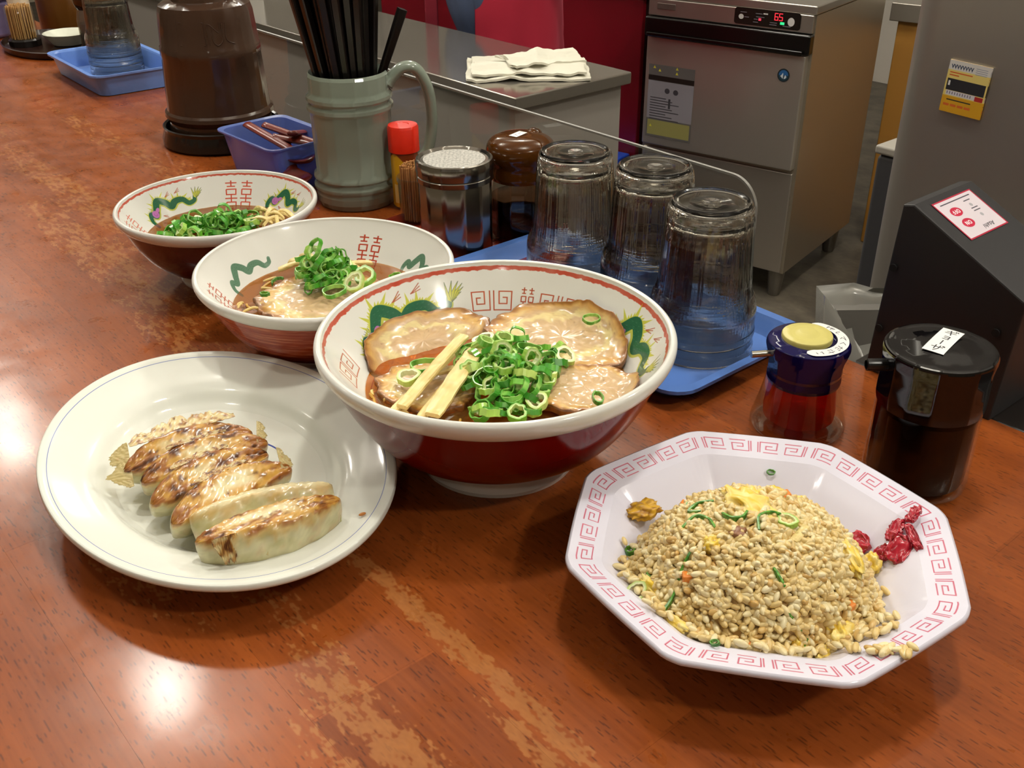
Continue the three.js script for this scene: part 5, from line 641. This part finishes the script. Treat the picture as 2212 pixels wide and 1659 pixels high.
  const em = canvas(256, 256, (c, w) => { c.fillStyle = '#1d2a30'; c.fillRect(0, 0, w, w); c.fillStyle = '#2b5f96'; c.beginPath(); c.arc(128, 128, 100, Math.PI, 0); c.fill(); c.fillStyle = '#24404e'; c.beginPath(); c.arc(128, 128, 100, 0, Math.PI); c.fill(); c.fillStyle = '#c4cbd0'; c.beginPath(); c.moveTo(60, 150); c.quadraticCurveTo(100, 120, 112, 80); c.quadraticCurveTo(130, 110, 118, 200); c.quadraticCurveTo(92, 170, 60, 150); c.fill(); c.beginPath(); c.moveTo(140, 200); c.quadraticCurveTo(150, 130, 168, 120); c.quadraticCurveTo(200, 150, 190, 170); c.quadraticCurveTo(165, 196, 140, 200); c.fill(); });
  part('round_emblem', new THREE.CircleGeometry(0.0165, 32).translate(0.176, 0.627, z + 0.0118), std(0xffffff, 0.35, { map: em }), dr).userData.label = 'round dark blue emblem with pale bird shape';
  for (const [x, zz] of [[0.2, 0.2], [-0.2, 0.2], [0.2, -0.2], [-0.2, -0.2]]) part('leg', lathe([[0, 0], [0.016, 0], [0.018, 0.004], [0.026, 0.085], [0, 0.085]], 20, 0.6).translate(x, 0, zz), STEEL_DARK, D);
  // red-fronted cabinet beside it
  const R = thing('red_cabinet', 'dark red fronted kitchen cabinet with stainless steel top beside the dishwasher', 'cabinet', o.clone().addScaledVector(e, -1.03).addScaledVector(nn, 0.38), turn);
  part('steel_top', box(1.05, 0.035, 0.6, 0, 0.775, 0, 0.003), STEEL, R); part('red_door', box(0.5, 0.7, 0.02, -0.26, 0.4, 0.28, 0.003), std(0x6e0616, 0.3), R); part('red_door', box(0.5, 0.7, 0.02, 0.26, 0.4, 0.28, 0.003), std(0x6e0616, 0.3), R); part('carcass', box(1.04, 0.755, 0.55, 0, 0.378, -0.01), std(0x2a1512, 0.5), R);
  const pw = (name, label, cat, along, back, w, h, d, m) => { const q = thing(name, label, cat, o.clone().addScaledVector(e, along).addScaledVector(nn, back), turn); part('body', box(w, h, d, 0, h / 2, 0, 0.004), m, q); return q; };
  const K = pw('wooden_cabinet', 'ochre wooden cabinet with steel top standing beyond the dishwasher', 'cabinet', 0.34, 0.78, 0.6, 0.68, 0.4, std(0x9a6c2a, 0.5)); part('steel_top', box(0.64, 0.05, 0.44, 0, 0.705, 0, 0.003), STEEL, K);
  const G = pw('grey_bucket', 'pale grey plastic container on the floor beside the dishwasher', 'container', 0.34, 0.25, 0.2, 0.3, 0.2, std(0x8d948f, 0.4, { transmission: 0.2, thickness: 0 })); part('lid', box(0.215, 0.03, 0.215, 0, 0.312, 0, 0.006), std(0xc9ccc6, 0.4), G);
  const F = pw('blue_crate', 'small blue plastic crate on the floor behind the ledge', 'crate', -0.62, -0.02, 0.16, 0.3, 0.2, std(0x1a48b8, 0.4)); part('rim', box(0.17, 0.02, 0.21, 0, 0.3, 0, 0.005), std(0x1a48b8, 0.35), F);
}
// beer server column with its sticker
{
  const S = thing('beer_server', 'tall grey stainless steel beer server column with yellow sticker', 'beer server', uv(-0.342, 1.03, FLOOR), TURN);
  const cm = part('column', box(0.296, 1.62, 0.34, 0, 0.81, 0, 0.035), brushed(0xb0aca5, 0.4), S);
  const t = canvas(256, 384, (c, w, h) => { c.fillStyle = '#dcdad6'; c.fillRect(0, 0, w, h); c.fillStyle = '#e7d27a'; c.fillRect(0, 70, w, 200); c.fillStyle = '#d9a21c'; c.fillRect(0, 262, w, h - 262); c.fillStyle = '#26262c'; c.fillRect(10, 134, w - 20, 86); c.fillStyle = '#d8d6de'; c.fillRect(16, 222, w - 72, 34); c.fillStyle = '#b42a2a'; c.fillRect(196, 226, 50, 34); c.strokeStyle = '#33405c'; c.lineWidth = 5; for (let i = 0; i < 8; i++) { c.beginPath(); c.moveTo(16 + i * 17, 30); c.lineTo(24 + i * 17, 54); c.lineTo(30 + i * 17, 28); c.stroke(); } c.fillStyle = '#9aa0b0'; for (let i = 0; i < 4; i++) c.fillRect(166, 26 + i * 14, 70, 5); c.fillStyle = '#d8682c'; c.fillRect(14, 84, 140, 9); c.fillRect(14, 104, 60, 9); for (let i = 0; i < 4; i++) c.fillRect(16 + i * 44, 318, 36, 18); c.fillStyle = '#3a3428'; c.fillRect(30, 284, 150, 9); c.fillStyle = '#e8e8e8'; c.fillRect(18, 150, 12, 36); c.fillStyle = '#6a6070'; for (let i = 0; i < 10; i++) c.fillRect(22 + i * 16, 228, 5, 20); });
  const k = part('paper_sticker', box(0.0375, 0.0435, 0.0016), std(0xffffff, 0.55, { map: t }), cm); k.position.set(-0.0785, 1.029, 0.1715); k.rotation.z = -0.04; k.userData.label = 'yellow and white printed sticker';
  const d = thing('drip_shelf', 'small grey shelf block with a round hole beside the beer server', 'shelf', uv(-0.537, 1.12, FLOOR), TURN); part('block', box(0.084, 0.905, 0.22, 0, 0.4525, 0, 0.006), std(0x3d3d40, 0.5), d); part('top_plate', box(0.088, 0.01, 0.225, 0, 0.9105, 0, 0.003), std(0xa39e94, 0.35), d); part('hole', new THREE.CylinderGeometry(0.009, 0.009, 0.001, 20).translate(0.02, 0.9158, 0.06), std(0x080808, 0.9), d);
}
// lined waste bin behind the control box
{
  const B = thing('waste_bin', 'grey bin lined with a clear plastic bag below the counter edge', 'bin', [0.348, FLOOR, -0.765], 0);
  part('bin', loft([[0.045, 0.055, 0], [0.058, 0.07, 0.83], [0.061, 0.073, 0.835], [0.061, 0.073, 0.845], [0.055, 0.067, 0.842], [0.042, 0.052, 0.02]].map(([a, b, y]) => [v3(-a, y, -b), v3(a, y, -b), v3(a, y, b), v3(-a, y, b)]), true, true, 0.4), std(0x6f6c66, 0.5), B);
  const film = std(0xd9d8d0, 0.12, { transmission: 0.6, thickness: 0 }), sheet = []; for (let i = 0; i <= 24; i++) { const t = i / 24 * Math.PI * 2, r = []; for (let j = 0; j <= 12; j++) { const q = j / 12, k = (q < 0.35 ? lerp(1.07, 1.09, q / 0.35) : lerp(1.07, 0.5, (q - 0.35) / 0.65)), sq = 1 / Math.max(Math.abs(Math.cos(t)), Math.abs(Math.sin(t))), y = q < 0.35 ? 0.72 + q / 0.35 * 0.145 : 0.865 - (q - 0.35) / 0.65 * 0.16; r.push(v3(Math.cos(t) * 0.061 * k * sq + 0.004 * n2(t * 3, q * 5), y + 0.006 * n2(Math.cos(t) * 4, Math.sin(t) * 4 + q * 3), Math.sin(t) * 0.073 * k * sq + 0.004 * n2(q * 6, t * 3))); } sheet.push(r); }
  part('clear_liner', loft(sheet, false, false), film, B);
  const bag = thing('crumpled_bag', 'crumpled white plastic bag in the lined bin', 'bag', [0.36, -0.12, -0.75]); part('bag', paint(warp(smoothNormals(new THREE.IcosahedronGeometry(0.028, 4)), (x, y, z) => { const k = 1 + 0.35 * fbm3(x * 40, y * 40, z * 40); return [x * k * 1.2, y * k, z * k]; }), () => lin('#c9c5b8')), vcol(0.5, { transmission: 0.1, thickness: 0 }), bag);
}
// papers and posts far behind
{
  const P = thing('notice_paper', 'white notice paper with small print leaning behind the ledge', 'paper', uv(-2.62, 1.3, -0.1), TURN); const t = canvas(128, 128, (c) => { c.fillStyle = '#c9c8c2'; c.fillRect(0, 0, 128, 128); c.fillStyle = '#7d86a8'; for (let i = 0; i < 4; i++) for (let j = 0; j < 7; j++) c.fillRect(16 + j * 14, 34 + i * 12, 8, 4); c.fillStyle = '#8f8d84'; c.fillRect(60, 92, 20, 5); }); part('sheet', box(0.16, 0.13, 0.002, 0, 0.068, 0), std(0xffffff, 0.7, { map: t }), P);
  const K = thing('storage_rack', 'grey metal rack with pale bags standing behind the ledge', 'rack', uv(-3.7, 1.95, FLOOR), TURN); for (const x of [-0.5, 0.0, 0.5]) for (const z of [-0.15, 0.15]) part('post', box(0.03, 1.7, 0.03, x, 0.85, z), STEEL_DARK, K); for (const y of [0.3, 0.75, 1.2]) part('shelf', box(1.06, 0.02, 0.34, 0, y, 0), STEEL, K);
  for (const [u, v, y, s, c2, l] of [[-3.95, 1.95, -0.139, 0.11, '#b9b5aa', 'pale bulging paper bag on the metal rack'], [-3.65, 1.95, -0.139, 0.1, '#aaa69c', 'slumped grey-white bag on the metal rack'], [-3.4, 1.95, -0.139, 0.09, '#2a2622', 'dark bundle at the end of the metal rack']]) { const g = thing('storage_bag', l, 'bag', uv(u, v, y)); part('bag', warp(smoothNormals(new THREE.IcosahedronGeometry(s, 4)), (x, yy, z) => { const k = 1 + 0.25 * fbm3(x * 9 + u, yy * 9, z * 9); return [x * k, (yy * k + s) * 1.1, z * k]; }), std(c2, 0.7), g); }
}
// person in a red apron, seen from the side behind the ledge
{
  const P = thing('person', 'person in a red apron and blue jeans standing sideways behind the steel ledge', 'person', [-0.025, FLOOR, -2.56], 0); // faces +x
  const J = { pel: [0, 0.92, 0], chest: [0.01, 1.28, 0], neck: [0.01, 1.46, 0], sh: s => [0, 1.4, 0.17 * s], el: s => [0.06, 1.13, 0.23 * s], wr: s => [0.28, 1.08, 0.17 * s], hip: s => [0, 0.9, 0.085 * s], kn: s => [0.015, 0.5, 0.09 * s], an: s => [-0.02, 0.1, 0.095 * s], toe: s => [0.13, 0.035, 0.11 * s] };
  const bones = [[J.pel, J.chest, 0.125, 0.12], [J.chest, J.neck, 0.1, 0.055], [[0, 0.86, 0.05], [0, 0.86, -0.05], 0.118, 0.118]]; for (const s of [-1, 1]) bones.push([J.chest, J.sh(s), 0.1, 0.06], [J.sh(s), J.el(s), 0.055, 0.042], [J.el(s), J.wr(s), 0.042, 0.028], [J.hip(s), J.kn(s), 0.098, 0.062], [J.kn(s), J.an(s), 0.06, 0.042], [J.an(s), J.toe(s), 0.045, 0.035]);
  const cap = (p, [a, b, r1, r2]) => { const ax = p[0] - a[0], ay = p[1] - a[1], az = p[2] - a[2], bx = b[0] - a[0], by = b[1] - a[1], bz = b[2] - a[2], h = clamp((ax * bx + ay * by + az * bz) / (bx * bx + by * by + bz * bz)); return Math.hypot(ax - bx * h, ay - by * h, az - bz * h) - lerp(r1, r2, h); };
  const smin = (a, b, k) => { const h = clamp(0.5 + 0.5 * (b - a) / k); return lerp(b, a, h) - k * h * (1 - h); };
  const mesh = (res, c, half, sdf) => { const mc = new MarchingCubes(res, new THREE.MeshBasicMaterial(), false, false, 400000); mc.isolation = 0; for (let z = 0; z < res; z++) for (let y = 0; y < res; y++) for (let x = 0; x < res; x++) mc.field[x + y * res + z * res * res] = -sdf([c[0] + (x / res * 2 - 1) * half, c[1] + (y / res * 2 - 1) * half, c[2] + (z / res * 2 - 1) * half]); mc.update(); const n = mc.count, g = new THREE.BufferGeometry(), pa = new Float32Array(n * 3); for (let i = 0; i < n * 3; i++) pa[i] = mc.positionArray[i] * half + c[i % 3]; g.setAttribute('position', new THREE.BufferAttribute(pa, 3)); const w = mergeVertices(g, 1e-5); w.computeVertexNormals(); return w; };
  const body = mesh(92, [0.05, 0.78, 0], 0.8, p => { let d = 9; for (const b of bones) d = smin(d, cap(p, b), 0.05); return d; });
  const hc = [0.03, 1.6, 0], head = mesh(56, hc, 0.17, p => { const x = p[0] - hc[0], y = p[1] - hc[1], z = p[2] - hc[2]; let d = (Math.hypot(x / 0.098, y / 0.118, z / 0.077) - 1) * 0.08; d = smin(d, cap(p, [[0.03, 1.44, 0], [0.03, 1.54, 0], 0.055, 0.055]), 0.03); d = smin(d, cap(p, [[0.118, 1.61, 0], [0.142, 1.578, 0], 0.01, 0.015]), 0.015); d = smin(d, cap(p, [[0.085, 1.51, 0], [0.1, 1.51, 0], 0.03, 0.025]), 0.03); for (const s of [-1, 1]) { d = smin(d, cap(p, [[0.02, 1.58, 0.08 * s], [0.03, 1.62, 0.085 * s], 0.012, 0.016]), 0.008); d = Math.max(d, -cap(p, [[0.128, 1.612, 0.034 * s], [0.13, 1.612, 0.034 * s], 0.012, 0.012])); } d = Math.max(d, -cap(p, [[0.124, 1.535, -0.02], [0.124, 1.535, 0.02], 0.004, 0.004])); return d; });
  const hands = [-1, 1].map(s => { const w = J.wr(s), f = (a, b, r) => [[w[0] + a[0], w[1] + a[1], w[2] + a[2] * s], [w[0] + b[0], w[1] + b[1], w[2] + b[2] * s], r, r * 0.85], bs = [f([0, 0, 0], [0.06, -0.012, -0.01], 0.026), f([0.04, -0.012, 0.012], [0.075, -0.015, 0.018], 0.018)]; [[0.022, 0.04], [0.006, 0.05], [-0.011, 0.047], [-0.027, 0.036]].forEach(([z, l]) => { bs.push(f([0.08, -0.018, z], [0.08 + l * 0.6, -0.026, z], 0.0088), f([0.08 + l * 0.6, -0.026, z], [0.08 + l * 0.95, -0.05, z], 0.008)); }); bs.push(f([0.025, -0.01, -0.02], [0.06, -0.03, -0.045], 0.0105), f([0.06, -0.03, -0.045], [0.085, -0.045, -0.04], 0.009)); return mesh(48, [w[0] + 0.06, w[1] - 0.02, w[2]], 0.09, p => { let d = 9; for (const b of bs) d = smin(d, cap(p, b), 0.005); return d; }); });
  const g = mergeGeometries([body, head, ...hands]), jeans = lin('#3d4a66'), shirt = lin('#2a2c34'), skin = lin('#c08a66'), shoe = lin('#1b1b1b');
  paint(g, (x, y, z) => y > 1.445 ? skin : x > 0.16 && y > 0.9 ? skin : y < 0.075 ? shoe : y < 0.97 ? jeans.map(v => v * (1 + 0.2 * n3(x * 40, y * 12, z * 40))) : shirt); part('body', g, vcol(0.8), P);
  part('hair', paint(warp(smoothNormals(new THREE.SphereGeometry(1, 40, 30, 0, 6.2832, 0, 1.75)), (x, y, z) => [0.018 + x * 0.106, 1.618 + y * 0.112 + 0.002 * n3(x * 9, y * 9, z * 9), z * 0.087]), () => lin('#16110e')), vcol(0.6), P);
  for (const s of [-1, 1]) part('eye', new THREE.SphereGeometry(0.009, 14, 10).translate(0.116, 1.612, 0.034 * s), std(0x1a1410, 0.2), P);
  const ap = [], cl = []; for (let i = 0; i <= 40; i++) { const t = lerp(-1.95, 1.95, i / 40), r = []; for (let j = 0; j <= 26; j++) { const q = j / 26, y = lerp(0.42, 1.02, q), fl = lerp(0.165, 0.148, q); const rx = fl + 0.006 * fbm2(t * 3 + 1, q * 2.5, 3) + 0.008 * Math.sin(t * 7 + q * 5) * (1 - q), rz = rx + 0.035; r.push(v3(Math.cos(t) * rx * 0.98 + 0.006, y, Math.sin(t) * rz)); } const bk = r.map(p => p.clone().multiply(v3(0.985, 1, 0.985))).reverse(); ap.push([...r, ...bk]); void cl; }
  part('apron', loft(ap, true, true), std(0xa3122e, 0.85, { sheen: 0.5, sheenColor: new THREE.Color(0.8, 0.2, 0.3) }), P).userData.label = 'crimson apron skirt';
  const bib = []; for (let i = 0; i <= 16; i++) { const t = lerp(-0.85, 0.85, i / 16), r = []; for (let j = 0; j <= 12; j++) { const q = j / 12, y = lerp(1.0, 1.36, q), k = 1 - 0.25 * q; r.push(v3(0.15 - 0.004 * j * 0.2 + 0.005 - Math.abs(t) ** 2 * 0.05, y, t * 0.15 * k)); } bib.push([...r, ...r.map(p => p.clone().add(v3(-0.003, 0, 0))).reverse()]); } part('apron_bib', loft(bib, true, true), std(0xa3122e, 0.85), P);
  part('apron_tie', box(0.03, 0.34, 0.012, -0.155, 0.78, 0.05, 0.004), std(0x7c0e24, 0.85), P);
}
renderer.render(scene, camera);
